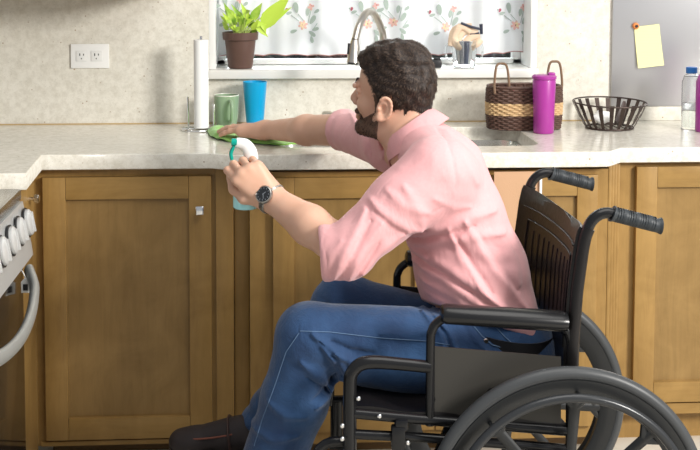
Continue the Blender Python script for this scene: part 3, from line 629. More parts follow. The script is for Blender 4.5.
for f in (0, 1):
    ax = V(AX[0], YN, .303)+FAR*f
    b = MB()
    cane = P3([(571, 440), (571.5, 400), (573, 340), (577, 290), (583, 247), (587, 230), (594, 218.5), (605, 213), (619, 215)], f)
    cane = [pz(cane[0], .30)]+cane
    b.tube(cane, .0122, 14, smooth=5)
    post = P3([(350, 452), (350, 386), (352, 373), (360, 364.5), (374, 362), (400, 364), (430, 367)], f); post = [pz(post[0], .335)]+post
    b.tube(post, [.0145]*6+[.0135]*2, 14, smooth=5)
    b.tube(P3([(430, 425), (430.5, 345), (432, 331), (437, 323), (447, 318), (470, 318)], f), .0098, 14, smooth=5)
    b.tube(P3([(352, 413), (430, 420), (571, 431)], f), .0115, 12)
    b.tube(P3([(352, 434), (430, 438), (571, 449)], f), .0105, 12)
    lo = [pz(P3([(352, 430)], f)[0], .345), pz(ax, .345)]; b.tube(lo, .0125, 12)
    b.tube(P3([(556, 326), (566, 330), (571, 345), (572, 380)], f), .0098, 12, smooth=4)
    b.build('side_frame', M_frame, wch)
    b = MB(); q = P3([(434, 346.5), (561, 357), (561, 424), (433, 414)], f); b.prism(q, (0, .004, 0)); b.build('skirt_guard', M_skirt, wch)
    # arm pad
    a0, a1 = P3([(442, 313.5), (566, 321.5)], f); d = a1-a0; b = MB()
    b.tube([a0-d*.012, a0, a0+d*.03, a0+d*.5, a1-d*.05, a1, a1+d*.015], [.012, .019, .022, .023, .023, .0205, .012], 20, sq=(.95, 1.3), up=(0, 0, 1))
    b.build('armrest_pad', M_pad, wch)
    # push handle
    g0, g1 = P3([(612, 213.5), (661, 226)], f); b = MB(); g = g1-g0; rs = []; gp = []
    for k in range(41):
        t = k/40; gp.append(g0+g*t-V(0, 0, .0014*abs(math.sin(t*math.pi*4)))); rs.append(.0150+.0016*(1-abs(math.sin(t*math.pi*4.0)))+(.0015 if t < .04 or t > .97 else 0))
    b.tube(gp, rs, 20, up=(0, 0, 1))
    o = b.build('push_handle', M_grip, wch)
    b = MB()
    for k in range(16): c = g0+g*(.10+.05*k); b.tube([c-g*.006, c+g*.006], .0167, 18)
    b.build('grip_ribs', M_grip, o)
    # caster fork and wheel, axle plate
    cx = post[0]; b = MB(); cxx = cx[0]+.02
    b.tube([(cxx, cx[1], .345), (cxx, cx[1], .245)], .016, 14); b.box((cxx-.02, cx[1]-.028, .228), (cxx+.045, cx[1]+.028, .242), .004)
    for s_ in (-1, 1): b.box((cxx+.005, cx[1]+s_*.0255-.0025, .09), (cxx+.04, cx[1]+s_*.0255+.0025, .23), .002)
    o = b.build('caster_fork', M_frame, wch)
    MB().lathe([(.0, -.012), (.05, -.010), (.075, -.014), (.090, -.015), (.0985, -.008), (.0985, .008), (.090, .015), (.075, .014), (.05, .010), (0, .012)], 48, T((cxx+.024, cx[1], .0995)) @ R_(90, 'X'), False, False).build('caster_wheel', M_tire, o)
    sy = -1 if f == 0 else 1
    b = MB(); b.box((ax[0]-.03, ax[1]-.006, .26), (ax[0]+.03, ax[1]+.006, .36), .003); b.tube([(ax[0], ax[1], .3035), (ax[0], ax[1]+sy*.075, .3035)], .008, 12); b.build('axle_plate', M_frame, wch)
    # leg rest
    b = MB(); h0 = post[3]+V(-.02, .03 if f == 0 else -.03, -.04); yy = h0[1]
    ft = W(215, 460, -1.02)[0]
    zl = W(352, 447, YN)[2]; b.tube([(post[2][0], yy, zl), (post[2][0]-.05, yy, zl-.004), (post[2][0]-.085, yy, zl-.05), (ft+.16, yy, .25), (ft+.10, yy, .20)], .0105, 12, smooth=5)
    b.tube([(post[2][0]-.002, yy, .52), (post[2][0]-.002, yy, .36)], .009, 10)
    o = b.build('leg_rest', M_frame, wch); ys = (yy+.0, yy+.16) if f == 0 else (yy-.16, yy)
    MB().box((ft-.03, ys[0], .186), (ft+.14, ys[1], .198), .005).build('footplate', M_rim, o)
    # screws, clamp
    for q in P3([(358, 396), (379, 413.5), (342, 423), (407, 440), (342, 436)], f): MB().lathe([(.0, 0), (.0045, .001), (.005, .004), (.003, .006)], 12, T(q-V(0, .0135, 0)) @ R_(90, 'X'), False, True).build('bolt', M_chrome, wch)
    q = P3([(397, 433)], f)[0]; b = MB(); b.box((q[0]-.014, q[1]-.025, q[2]-.030), (q[0]+.016, q[1]+.0, q[2]+.022), .006); b.box((q[0]-.006, q[1]-.022, q[2]+.01), (q[0]+.022, q[1]-.004, q[2]+.035), .006); b.tube([q+V(0, -.012, 0), q+V(.12, -.012, -.02)], .006, 8)
    q2 = P3([(497, 410)], f)[0]; b.tube([q+V(.12, -.012, -.02), q2+V(.02, -.012, -.02), q2+V(-.02, -.014, .05)], .005, 8, smooth=3); b.build('brake', M_frame, wch)
    cane_pts = cane
    if f == 0: CN = cane
    else: CFR = cane
MB().tube([V(AX[0]-.28, YN, .36), V(AX[0]-.05, YN, .52)+FAR], .010, 12).tube([V(AX[0]-.28, YN, .52), V(AX[0]-.05, YN, .36)+FAR], .010, 12).build('cross_brace', M_frame, wch)
# sling seat and cushion
s0, s1 = n_(354, 411), n_(566, 428)
def sf(u, v): p = s0+(s1-s0)*u+FAR*v; return p+V(0, 0, .010-.012*math.sin(math.pi*v)+.003*math.sin(u*19))
seat = MB().grid(sf, 30, 16).solid(.010).build('seat', M_vinyl, wch)
# sling back between the canes
def canep(u, f):  # u 0 bottom .. 1 top
    y = 398+(228-398)*u; xs = np.interp(y, [213, 230, 247, 290, 340, 400], [602, 587, 583, 577, 573, 571.5]); return n_(xs, y)+FAR*f
def bf(u, v):
    p = canep(v, 0)*(1-u)+canep(v, 1)*u; s_ = math.sin(math.pi*u)
    return p+V(.022*s_*(1-.3*v)-.013*(1-s_)**3, 0, -.012*s_*(v > .97)+.0015*math.sin(v*40)*s_)
bk_ = MB().grid(bf, 36, 40).solid(.007).build('backrest', M_vinyl, wch)
b = MB()
for (u0, u1, v0, v1) in ((.12, .88, .80, .80), (.12, .12, .25, .80), (.88, .88, .25, .80), (.06, .94, .88, .88)):
    b.tube([bf(u0+(u1-u0)*k/12, v0+(v1-v0)*k/12)+V(-.0085, 0, 0) for k in range(13)], .0022, 6)
for k in range(9):
    u = .2+.6*k/8; b.tube([bf(u, .30+.45*j/8)+V(-.0072, 0, 0) for j in range(9)], .0020, 6)
b.build('stitching', M_vinyl, bk_)
for f in (0, 1):
    b = MB(); b.tube([canep(v, f)+V(0, 0, 0) for v in np.linspace(.02, 1., 24)], .0138, 14, smooth=2); b.build('back_sleeve', M_vinyl, wch)
#@@PERSON
# ================================================================== THE MAN
class SDF:
    """solid shapes smoothly blended on a grid, then skinned with one continuous surface"""
    def __init__(s, lo, hi, h):
        s.lo = np.array(lo, float); s.h = h; s.n = np.ceil((np.array(hi)-s.lo)/h).astype(int)+1; s.F = np.full(s.n, .5, np.float32)
    def view(s, lo, hi):
        a = np.clip(np.floor((np.array(lo)-s.lo)/s.h).astype(int), 0, s.n); b = np.clip(np.ceil((np.array(hi)-s.lo)/s.h).astype(int)+1, 0, s.n)
        if np.any(b <= a): return None
        sl = tuple(slice(int(a[i]), int(b[i])) for i in range(3)); ax = [s.lo[i]+s.h*np.arange(a[i], b[i]) for i in range(3)]
        return sl, np.stack(np.meshgrid(*ax, indexing='ij'), -1)
    @staticmethod
    def smin(a, b, k):
        if k <= 0: return np.minimum(a, b)
        h = np.clip(.5+.5*(b-a)/k, 0, 1); return b*(1-h)+a*h-k*h*(1-h)
    def put(s, fn, lo, hi, k, op='add'):
        m = .03+k; r = s.view(np.array(lo)-m, np.array(hi)+m)
        if r is None: return
        sl, P = r; d = fn(P).astype(np.float32)
        if op == 'add': s.F[sl] = s.smin(s.F[sl], d, k)
        elif op == 'sub': s.F[sl] = -s.smin(-s.F[sl], d, k)
        else: s.F[sl] = s.F[sl]+d
    def cone(s, a, b, ra, rb, k=.02, op='add', L=None, ratio=1.):
        """tapered capsule a-b; with L the section is ratio times wider along L"""
        a, b = V(*a), V(*b); R = max(ra, rb)*max(ratio, 1)
        if L is not None: L = V(*L); L = L/np.linalg.norm(L)
        def fn(P):
            q = P-a; d = b-a
            if L is not None:
                q = q-np.multiply.outer(q@L, L)*(1-1/ratio); d = d-L*(d@L)*(1-1/ratio)
            t = np.clip((q@d)/(d@d+1e-12), 0, 1); return np.linalg.norm(q-t[..., None]*d, axis=-1)-(ra+(rb-ra)*t)
        s.put(fn, np.minimum(a, b)-R, np.maximum(a, b)+R, k, op)
    def ell(s, c, r, M=None, k=.02, op='add'):
        c, r = V(*c), V(*r); R = max(r)
        def fn(P):
            q = P-c
            if M is not None: q = q@M   # columns of M are the local axes
            k0 = np.linalg.norm(q/r, axis=-1); k1 = np.linalg.norm(q/(r*r), axis=-1)+1e-9; return k0*(k0-1)/k1
        s.put(fn, c-R, c+R, k, op)
    def chain(s, pts, rs, k=.02, **kw):
        for i in range(len(pts)-1): s.cone(pts[i], pts[i+1], rs[i], rs[i+1], k, **kw)
    def plane(s, p, nrm, k=.004):
        """cuts away the side the normal points to"""
        p, nrm = V(*p), V(*nrm); nrm = nrm/np.linalg.norm(nrm); ax = [s.lo[i]+s.h*np.arange(s.n[i]) for i in range(3)]
        P = np.stack(np.meshgrid(*ax, indexing='ij'), -1); s.F = -s.smin(-s.F, -((P-p)@nrm).astype(np.float32), k)
    def fold(s, px, Yr, w_, h, near=True, ymax=None):
        """a cloth fold: a ridge (h>0) or crease (h<0) running through picture points at depth Yr"""
        pts = [W(x, y, Yr) for x, y in px]; A = np.array(pts); lo = A.min(0)-3*w_; hi = A.max(0)+3*w_; lo[1] = Yr-.22; hi[1] = Yr+.14 if ymax is None else ymax
        r = s.view(lo, hi)
        if r is None: return
        sl, P = r; D = np.full(P.shape[:-1], 9.); m = len(pts)
        for i in range(m-1):
            a = A[i][[0, 2]]; d = A[i+1][[0, 2]]-a; q = P[..., [0, 2]]-a; t = np.clip((q@d)/(d@d), 0, 1); tt = (i+t)/(m-1)
            dist = np.linalg.norm(q-t[..., None]*d, axis=-1)/(.35+.65*np.sin(np.pi*np.clip(tt, .04, .96)))
            D = np.minimum(D, dist)
        s.F[sl] -= (h*np.exp(-(D/w_)**2)).astype(np.float32)
    def wrinkle(s, c, R, dirv, freq, amp, seed=0):
        c, dirv = V(*c), V(*dirv); dirv = dirv/np.linalg.norm(dirv); r = s.view(c-R, c+R)
        if r is None: return
        sl, P = r; q = P-c; rr = np.linalg.norm(q, axis=-1); m = np.clip(1-rr/R, 0, 1)**.8; rng = np.random.RandomState(seed); k2 = rng.randn(3, 3)*freq*.35; ph = rng.rand(4)*6
        wv = sum(np.sin(q@k2[i]+ph[i]) for i in range(3)); s.F[sl] -= (amp*m*np.sin(q@dirv*freq+1.3*wv+ph[3])).astype(np.float32)
    def mesh(s):
        F = s.F; S = F < 0; nx, ny, nz = F.shape
        cn = [(i, j, k) for i in (0, 1) for j in (0, 1) for k in (0, 1)]
        cs = sum(S[i:nx-1+i, j:ny-1+j, k:nz-1+k].astype(np.int8) for i, j, k in cn); mixed = (cs > 0) & (cs < 8)
        idx = np.full(mixed.shape, -1, np.int64); I = np.argwhere(mixed); idx[mixed] = np.arange(len(I)); pos = np.zeros((len(I), 3)); cnt = np.zeros(len(I))
        for a in cn:
            for ax in range(3):
                if a[ax]: continue
                b = list(a); b[ax] = 1; va = F[I[:, 0]+a[0], I[:, 1]+a[1], I[:, 2]+a[2]]; vb = F[I[:, 0]+b[0], I[:, 1]+b[1], I[:, 2]+b[2]]
                cr = (va < 0) != (vb < 0); t = np.where(cr, va/(va-vb+1e-20), 0); p = np.array(a, float)[None, :].repeat(len(I), 0); p[:, ax] += t; pos += p*cr[:, None]; cnt += cr
        verts = s.lo+s.h*(I+pos/cnt[:, None]); quads = []
        for ax in range(3):
            o1, o2 = (ax+1) % 3, (ax+2) % 3; A = [slice(None)]*3; B = [slice(None)]*3; A[ax] = slice(0, -1); B[ax] = slice(1, None)
            for L_ in (A, B): L_[o1] = slice(1, -1); L_[o2] = slice(1, -1)
            sa, sb = S[tuple(A)], S[tuple(B)]; E = np.argwhere(sa != sb); ins = sa[sa != sb]; E[:, o1] += 1; E[:, o2] += 1; q = []
            for d1, d2 in ((-1, -1), (0, -1), (0, 0), (-1, 0)):
                e = E.copy(); e[:, o1] += d1; e[:, o2] += d2; q.append(idx[e[:, 0], e[:, 1], e[:, 2]])
            q = np.stack(q, 1); q[~ins] = q[~ins][:, ::-1]; quads.append(q)
        return verts, np.concatenate(quads)
def relax(v, q, it=2, lam=.5):
    n = len(v)
    for _ in range(it):
        a = np.zeros_like(v); c = np.zeros(n)
        for i in range(4):
            j = (i+1) % 4
            for x, y in ((q[:, i], q[:, j]), (q[:, j], q[:, i])):
                for d in range(3): a[:, d] += np.bincount(x, v[y, d], n)
                c += np.bincount(x, minlength=n)
        v = v*(1-lam)+lam*a/np.maximum(c, 1)[:, None]
    return v
def skin_mesh(name, parts, m, parent, smooth_it=2, matfn=None):
    VV, QQ, off = [], [], 0
    for s_ in parts:
        v, q = s_.mesh(); v = relax(v, q, smooth_it, .5); VV.append(v); QQ.append(q+off); off += len(v)
    v = np.concatenate(VV); q = np.concatenate(QQ); me = bpy.data.meshes.new(name); me.vertices.add(len(v)); me.vertices.foreach_set('co', v.ravel().astype(np.float32))
    me.loops.add(len(q)*4); me.loops.foreach_set('vertex_index', q.ravel().astype(np.int32)); me.polygons.add(len(q)); me.polygons.foreach_set('loop_start', np.arange(0, len(q)*4, 4, dtype=np.int32))
    me.update(calc_edges=True); me.validate()
    if matfn is not None: me.polygons.foreach_set('material_index', matfn(v[q].mean(1)).astype(np.int32))
    return link(name, me, m, parent, smooth=True)

m_skin = mat('skin', (.68, .40, .28), .46, sss=.12); n = N(m_skin)
n.col(n.mix(n.noise(n.map(), 28, 4), (.64, .36, .245), (.75, .46, .335))); n.bump(n.noise(n.map(), 420, 3), .10, .0006)
m_lip = mat('lip', (.46, .20, .15), .45)
m_shirt = mat('pink_cotton', (.78, .34, .36), .85, sheen=.25); n = N(m_shirt)
n.col(n.mix(n.noise(n.map(), 160, 3), (.75, .37, .38), (.82, .43, .435))); n.bump(n.noise(n.map((1, 1.3, .6), (.3, .5, .2)), 15, 3, .5, 1.0), .42, .010)
m_den = mat('denim', (.045, .12, .27), .8, sheen=.2); n = N(m_den); v_ = n.map()
a_ = n.ramp(n.noise(v_, 7, 4), [(.30, (.009, .036, .105)), (.64, (.030, .095, .225))]); tw_ = n.ramp(n.wave(n.map((1, 1, 1), (.3, .75, .2)), 330, 3, 2), [(.2, (.72, .74, .8)), (.8, (1.1, 1.1, 1.1))])
n.col(n.mix(1., a_, tw_, 'MULTIPLY')); n.bump(n.noise(v_, 24, 7, .66, 1.5), .5, .008)
m_thread = mat('denim_thread', (.12, .20, .33), .8); m_hair = mat('hair_brown', (.018, .011, .009), .55, spec=.35); m_beard = mat('beard_brown', (.15, .085, .058), .75)
m_strap = mat('strap_brown', (.060, .032, .026), .5); m_shoe = mat('shoe_suede', (.030, .022, .022), .7); m_sole = mat('shoe_sole', (.03, .026, .024), .5); m_rb = mat('shoe_piping', (.22, .07, .045), .6)

YB = -1.24
man = thing('person', 'person in pink shirt and blue jeans seated in the wheelchair, wiping the counter', 'person', V(W(497, 352, YB)[0], YB, .19))
# joints
pel = W(500, 350, YB); hipN, hipF = W(490, 352, YB-.09), W(485, 352, YB+.10)
kneN, ankN = W(309, 336, -1.37), W(258, 503, -1.34); kneF, ankF = W(342, 303, -1.09), W(263, 424, -1.01)
shN, elN, wrN = W(434, 172, -1.34), W(347, 251, -1.39), W(271, 198, -1.25)
shF, elF, wrF = W(392, 146, -.98), W(343, 130, -.74), W(265, 130, -.455)
nk = W(418, 142, -1.155)
# head frame
phi, tau, rol = math.radians(33), math.radians(-8), math.radians(9)
f_ = V(-math.cos(phi)*math.cos(tau), math.sin(phi)*math.cos(tau), -math.sin(tau)); l_ = np.cross(V(0, 0, 1), f_); l_ /= np.linalg.norm(l_); u_ = np.cross(f_, l_)
l2 = l_*math.cos(rol)-u_*math.sin(rol); u2 = l_*math.sin(rol)+u_*math.cos(rol)   # near ear drops
HM = np.stack([f_, l2, u2], 1); HC = W(396, 98.5, -1.125)
def H(x, y, z): return HC+HM@V(x, y, z)
def Hl(P): return (P-HC)@HM
def head_sdf(S, g=0., face=True, neck=True):
    S.ell(H(-.006, 0, .048), (.089+g, .074+g, .086+g), HM, .0)
    S.ell(H(.030, 0, .044), (.062+g, .060+g, .064+g), HM, .02)
    S.ell(H(.045, 0, -.035), (.043+g, .048+g, .066+g), HM, .03)
    for sg in (-1, 1):
        S.cone(H(-.004, sg*.056, -.030), H(.012, sg*.050, -.072), .014+g, .014+g, .025); S.cone(H(.012, sg*.050, -.072), H(.078, sg*.012, -.090), .014+g, .014+g, .02)
        S.ell(H(.060, sg*.036, -.018), (.024+g, .020+g, .022+g), HM, .02)
    S.cone(H(.02, 0, -.07), H(.072, 0, -.086), .03+g, .016+g, .02)
    S.ell(H(.086, 0, -.089), (.014+g, .018+g, .014+g), HM, .015)
    if face:
        for sg in (-1, 1):
            S.ell(H(.094, sg*.031, .010), (.014, .017, .011), HM, .014, 'sub')
            S.cone(H(.090, sg*.044, .026), H(.094, sg*.012, .027), .007, .008, .012)
            S.cone(H(.079, sg*.045, .014), H(.088, sg*.020, .016), .006, .006, .004)   # upper lid
            S.cone(H(.079, sg*.044, .002), H(.086, sg*.020, .003), .0045, .0045, .004)
            S.ell(H(.101, sg*.0115, -.027), (.011, .007, .008), HM, .006)
        S.cone(H(.090, 0, .018), H(.112, 0, -.018), .0085, .0105, .010); S.ell(H(.113, 0, -.023), (.011, .010, .0095), HM, .005)
        S.cone(H(.090, -.020, -.0555), H(.090, .020, -.0555), .0055, .0055, .004); S.cone(H(.097, -.009, -.0515), H(.097, .009, -.0515), .0062, .0062, .006)
        S.cone(H(.094, -.012, -.063), H(.094, .012, -.063), .0072, .0072, .006)
        for sg in (-1, 1):  # ears
            EM = HM@np.array(Matrix.Rotation(math.radians(-12), 3, 'Y'))@np.array(Matrix.Rotation(math.radians(sg*22), 3, 'Z'))
            e = H(-.010, sg*.080, -.002); S.ell(e, (.018, .0055, .031), EM, .006); rim = []
            for t in np.linspace(-1.9, 2.4, 12): rim.append(e+EM@V(-.017*math.cos(t), sg*.004, .029*math.sin(t)+.001))
            S.chain(rim, [.0040]*12, .002); S.ell(e+EM@V(.003, sg*.005, -.002), (.009, .006, .014), EM, .003, 'sub')
            S.ell(e+EM@V(.006, sg*.003, -.026), (.008, .005, .009), EM, .006); S.ell(e+EM@V(.012, sg*.003, -.004), (.005, .004, .006), EM, .003)
    if neck: S.cone(H(-.030, 0, -.035), nk+V(.012, 0, -.02), .056+g, .062+g, .03); S.cone(H(-.0, 0, -.05), nk+V(-.02, 0, -.01), .045+g, .055+g, .03)
HB = SDF(HC-V(.19, .17, .26), HC+V(.17, .17, .16), .0026)
head_sdf(HB)
HB.cone(nk, W(440, 180, -1.19), .055, .09, .05)
# torso and upper arms under the shirt, coarse
TB = SDF(W(560, 420, -1.6)*V(1, 1, 1)-V(.52, .05, .05), V(.75, -.70, 1.16), .007)
spine = [W(487, 335, YB), W(471, 270, YB), W(452, 215, -1.215), W(440, 172, -1.185), W(419, 143, -1.16)]
LA = V(-.12, .99, .0)
for a, b_, ra, rb in ((0, 1, .10, .10), (1, 2, .10, .098), (2, 3, .098, .09), (3, 4, .085, .05)): TB.cone(spine[a], spine[b_], ra, rb, .03, L=LA, ratio=1.28)
TB.cone(shN, elN, .05, .042, .03); TB.cone(shF, elF, .048, .042, .03); TB.cone(elN, elN*.6+wrN*.4, .042, .040, .02); TB.cone(elF, elF*.6+wrF*.4, .04, .038, .02); TB.cone(shN, shF, .045, .045, .03)
# hands
def hand(S, wrist, fore, fwd, dors, thumb_sign, curls, thumb, spread=1., sc=1.):
    x = V(*fwd)/np.linalg.norm(fwd); z = V(*dors); z = z-x*(z@x); z /= np.linalg.norm(z); y = np.cross(z, x)*thumb_sign
    Q = lambda a, b, c: wrist+sc*(x*a+y*b+z*c); r = lambda v: v*sc
    ys = [.029, .010, -.010, -.028]; kx = [.088, .092, .087, .078]; kz = [.002, .005, .004, .0]
    for i in range(4): S.cone(Q(.008, ys[i]*.55, 0), Q(kx[i], ys[i], kz[i]), r(.0165), r(.0125), .014)
    S.cone(Q(.01, -.015, -.008), Q(.07, -.026, -.009), r(.015), r(.012), .014); S.cone(Q(.012, .016, -.010), Q(.055, .024, -.008), r(.017), r(.013), .014)
    Ls = [(.042, .026, .020), (.046, .029, .021), (.043, .027, .020), (.034, .021, .018)]; R0 = [(.0100, .0090, .0082, .0070)]*3+[(.0088, .0080, .0072, .0062)]
    for i in range(4):
        p = Q(kx[i], ys[i], kz[i]); a = 0; sp = (1.5-i)*.05*spread
        for j in range(3):
            a += math.radians(curls[i][j]); d = x*math.cos(a)*math.cos(sp)+y*math.sin(sp)-z*math.sin(a); q = p+d*Ls[i][j]*sc; S.cone(p, q, r(R0[i][j]), r(R0[i][j+1]), .005); p = q
    tp = [Q(*t) for t in thumb]; S.chain(tp, [r(.0175), r(.0125), r(.0105), r(.0085)][:len(tp)], .010)
    return x, y, z
RH = SDF(np.minimum(elF, wrF)-V(.26, .12, .09), np.maximum(elF, wrF)+V(.05, .22, .09), .0026)
fR = V(*Wz(214, 133, .915))-wrF; fR[2] = -.012
RH.cone(elF, elF*.55+wrF*.45, .045, .042, .02); RH.cone(elF*.55+wrF*.45, wrF, .0395, .026, .02, L=(.62, .78, 0), ratio=1.12); RH.cone(wrF, wrF+fR*.1, .026, .022, .02)
hand(RH, wrF, elF, fR, (0, 0, 1), -1, [(4, 10, 5), (2, 8, 4), (3, 9, 5), (6, 10, 6)], [(.010, .022, -.010), (.040, .046, -.014), (.072, .060, -.017), (.098, .068, -.020)], 1.2)
LH = SDF(np.minimum(elN, wrN)-V(.18, .11, .10), np.maximum(elN, wrN)+V(.07, .16, .13), .0026)
fL = W(233, 158, -1.265)-wrN
mid = elN*.52+wrN*.48
LH.cone(elN, mid, .047, .0415, .02); LH.cone(mid, wrN, .0415, .0275, .02, L=(.4, .3, .8), ratio=1.08); LH.cone(wrN, wrN+fL*.12, .028, .024, .02)
lx, ly, lz = hand(LH, wrN, elN, fL, (-.12, -1, .25), 1, [(58, 62, 25), (66, 82, 45), (70, 84, 45), (72, 82, 45)], [(.012, .022, -.010), (.040, .046, -.014), (.068, .050, -.030), (.090, .040, -.044)], .4, 1.0)
skin_mesh('body', [TB, HB, LH, RH], [m_skin], man, 1)
# fingernails of the flat hand are too small to see; eyes
for sg in (-1, 1):
    b = MB(); q = bmesh.new(); bmesh.ops.create_uvsphere(q, u_segments=20, v_segments=12, radius=.0115); bmesh.ops.translate(q, verts=q.verts, vec=Vector(H(.0795, sg*.031, .009))); b.merge(q)
    o = b.build('eye', mat('eye_white', (.8, .78, .74), .2), man)
    b = MB(); c = H(.0795, sg*.031, .009)+HM@V(.0098, 0, 0); mtx = T(c) @ Vector(HM[:, 0]).to_track_quat('Z', 'Y').to_matrix().to_4x4()
    b.lathe([(.0, .0022), (.003, .002), (.0055, .0)], 16, mtx, False, True); b.build('iris', mat('iris_brown', (.08, .04, .02), .2), o)
    b = MB(); b.tube([H(.0935, sg*.013, .0345), H(.0955, sg*.025, .0375), H(.089, sg*.044, .0355)], [.0018, .0024, .0012], 8, smooth=4, sq=(1.2, .7)); b.build('eyebrow', m_hair, man)
b = MB(); b.tube([H(.0945, -.021, -.0545), H(.0995, -.008, -.0535), H(.101, 0, -.0545), H(.0995, .008, -.0535), H(.0945, .021, -.0545)], [.001, .0042, .004, .0042, .001], 8, smooth=4)
b.tube([H(.0925, -.018, -.0605), H(.099, 0, -.0625), H(.0925, .018, -.0605)], [.001, .0058, .001], 8, smooth=5); b.build('lips', m_lip, man)
# hair
HS = SDF(HC-V(.16, .15, .17), HC+V(.16, .15, .17), .0026); head_sdf(HS, .0028, False, False)
HS.ell(H(.058, 0, .092), (.042, .050, .024), HM, .02); HS.ell(H(-.004, 0, .116), (.07, .055, .022), HM, .03)
HS.cone(H(-.045, 0, -.03), H(-.058, 0, -.07), .048, .040, .03)
ax = [HS.lo[i]+HS.h*np.arange(HS.n[i]) for i in range(3)]; P_ = Hl(np.stack(np.meshgrid(*ax, indexing='ij'), -1)); x, y, z = P_[..., 0], np.abs(P_[..., 1]), P_[..., 2]
def hairline(x, y, z):
    """positive where no hair grows"""
    low = np.where(x > .056, .062+(x-.056)*.5-(y < .04)*0, np.where(x > .020, .030+(x-.020)*.9, np.where(x > .004, -.012+(x-.004)*2.6, np.where(x > -.024, .030-0*x, -.034-( -.024-x)*1.7))))
    low = np.maximum(low, -.088)
    tmp = np.clip((y-.045)/.02, 0, 1)*np.clip((x-.040)/.02, 0, 1)*.015
    return (low+tmp-z)
HLv = hairline(x, y, z); HS.F = np.maximum(HS.F, np.clip(HLv, -.02, .02)*.55+.0).astype(np.float32)
# thin the shell towards its edge: blend with a slightly inflated scalp
for k, (kx_, fr, am) in enumerate(((V(1, 2.5, .5), 95, .0012), (V(.4, -2, 1), 150, .0010), (V(1, .2, -2), 210, .0008))): HS.F -= (am*np.sin((P_@kx_)*fr*.6+3*np.sin(P_@V(30, 20, 40)))).astype(np.float32)
hair = skin_mesh('hair', [HS], [m_hair], man, 1)
me = hair.data; nv = len(me.vertices); hv_ = np.empty(nv*3); me.vertices.foreach_get('co', hv_); hv_ = hv_.reshape(-1, 3)+np.array(man.location); hn = np.empty(nv*3); me.vertices.foreach_get('normal', hn); hn = hn.reshape(-1, 3)
crown = V(-.062, .030, .112)
def strands(name, verts, nrm, count, L, wd, m, lift, combf, seed, jit=.35):
    rng = np.random.RandomState(seed); sel = rng.choice(len(verts), count); p = verts[sel]; nn = nrm[sel]; pl = Hl(p); c = combf(pl)@HM.T
    c = c+rng.randn(count, 3)*jit; c = c-nn*np.sum(c*nn, 1)[:, None]; c /= np.linalg.norm(c, axis=1)[:, None]+1e-9; sd = np.cross(c, nn); Ls = L*(.6+.8*rng.rand(count)); ws = wd*(.6+.6*rng.rand(count))
    A = p-nn*.001; B = p+c*Ls[:, None]*.5+nn*(lift*Ls)[:, None]; D = p+c*Ls[:, None]+nn*(lift*.7*Ls)[:, None]
    vs = np.stack([A-sd*ws[:, None], A+sd*ws[:, None], B+sd*ws[:, None]*.8, B-sd*ws[:, None]*.8, D], 1).reshape(-1, 3); i = np.arange(count)[:, None]*5
    me = bpy.data.meshes.new(name); F = np.concatenate([i+np.array([0, 1, 2, 3])], 1).tolist()+(i+np.array([3, 2, 4])).tolist(); me.from_pydata(vs.tolist(), [], F); me.update(); return me
def comb(pl):
    d = pl-crown; d = d/(np.linalg.norm(d, axis=1)[:, None]+1e-6); sw = np.cross(d, V(-.5, 0, .85)); t = np.clip(1-np.linalg.norm(pl-crown, axis=1)/.06, 0, 1)[:, None]
    d = d*(1-.6*t)+sw*.9*t; d[:, 2] -= .35*(pl[:, 2] < .05); return d
ms_ = strands('strands', hv_, hn, 19000, .0105, .0007, None, .07, comb, 3, .22)
m_h2 = mat('hair_strand', (.050, .030, .021), .5, spec=.4); n = N(m_h2); n.col(n.ramp(n.noise(n.map(), 180, 2), [(.3, (.018, .012, .009)), (.7, (.085, .054, .038))]))
link('strands', ms_, m_h2, hair)
# beard: a thin close-cropped layer on the jaw
BS = SDF(HC-V(.16, .15, .17), HC+V(.13, .12, .03), .0022); head_sdf(BS, .0022, False, False)
BS.cone(H(.0925, -.020, -.0455), H(.0925, .020, -.0455), .0075, .0075, .006)
ax = [BS.lo[i]+BS.h*np.arange(BS.n[i]) for i in range(3)]; P_ = Hl(np.stack(np.meshgrid(*ax, indexing='ij'), -1)); x, y, z = P_[..., 0], np.abs(P_[..., 1]), P_[..., 2]
top_ = np.where(x < .027, .022+0*x, np.where(x < .066, -.020-(x-.020)*.75, -.041)); side = np.maximum(z-top_, .008-x); mouth = .010-np.sqrt(((y)/2.2)**2+(z+.057)**2+(np.clip(.085-x, 0, 1))**2)
BS.F = np.maximum(np.maximum(BS.F, side.astype(np.float32)*.6), mouth.astype(np.float32)); BS.F = np.maximum(BS.F, (-.104-z).astype(np.float32)).astype(np.float32)
beard = skin_mesh('beard', [BS], [m_beard], man, 1); me = beard.data; nv = len(me.vertices); bv = np.empty(nv*3); me.vertices.foreach_get('co', bv); bv = bv.reshape(-1, 3)+np.array(man.location); bn = np.empty(nv*3); me.vertices.foreach_get('normal', bn); bn = bn.reshape(-1, 3)
link('strands', strands('strands', bv, bn, 4500, .005, .0005, None, .3, lambda pl: np.tile(V(.2, 0, -1), (len(pl), 1)), 5), m_hair, beard)

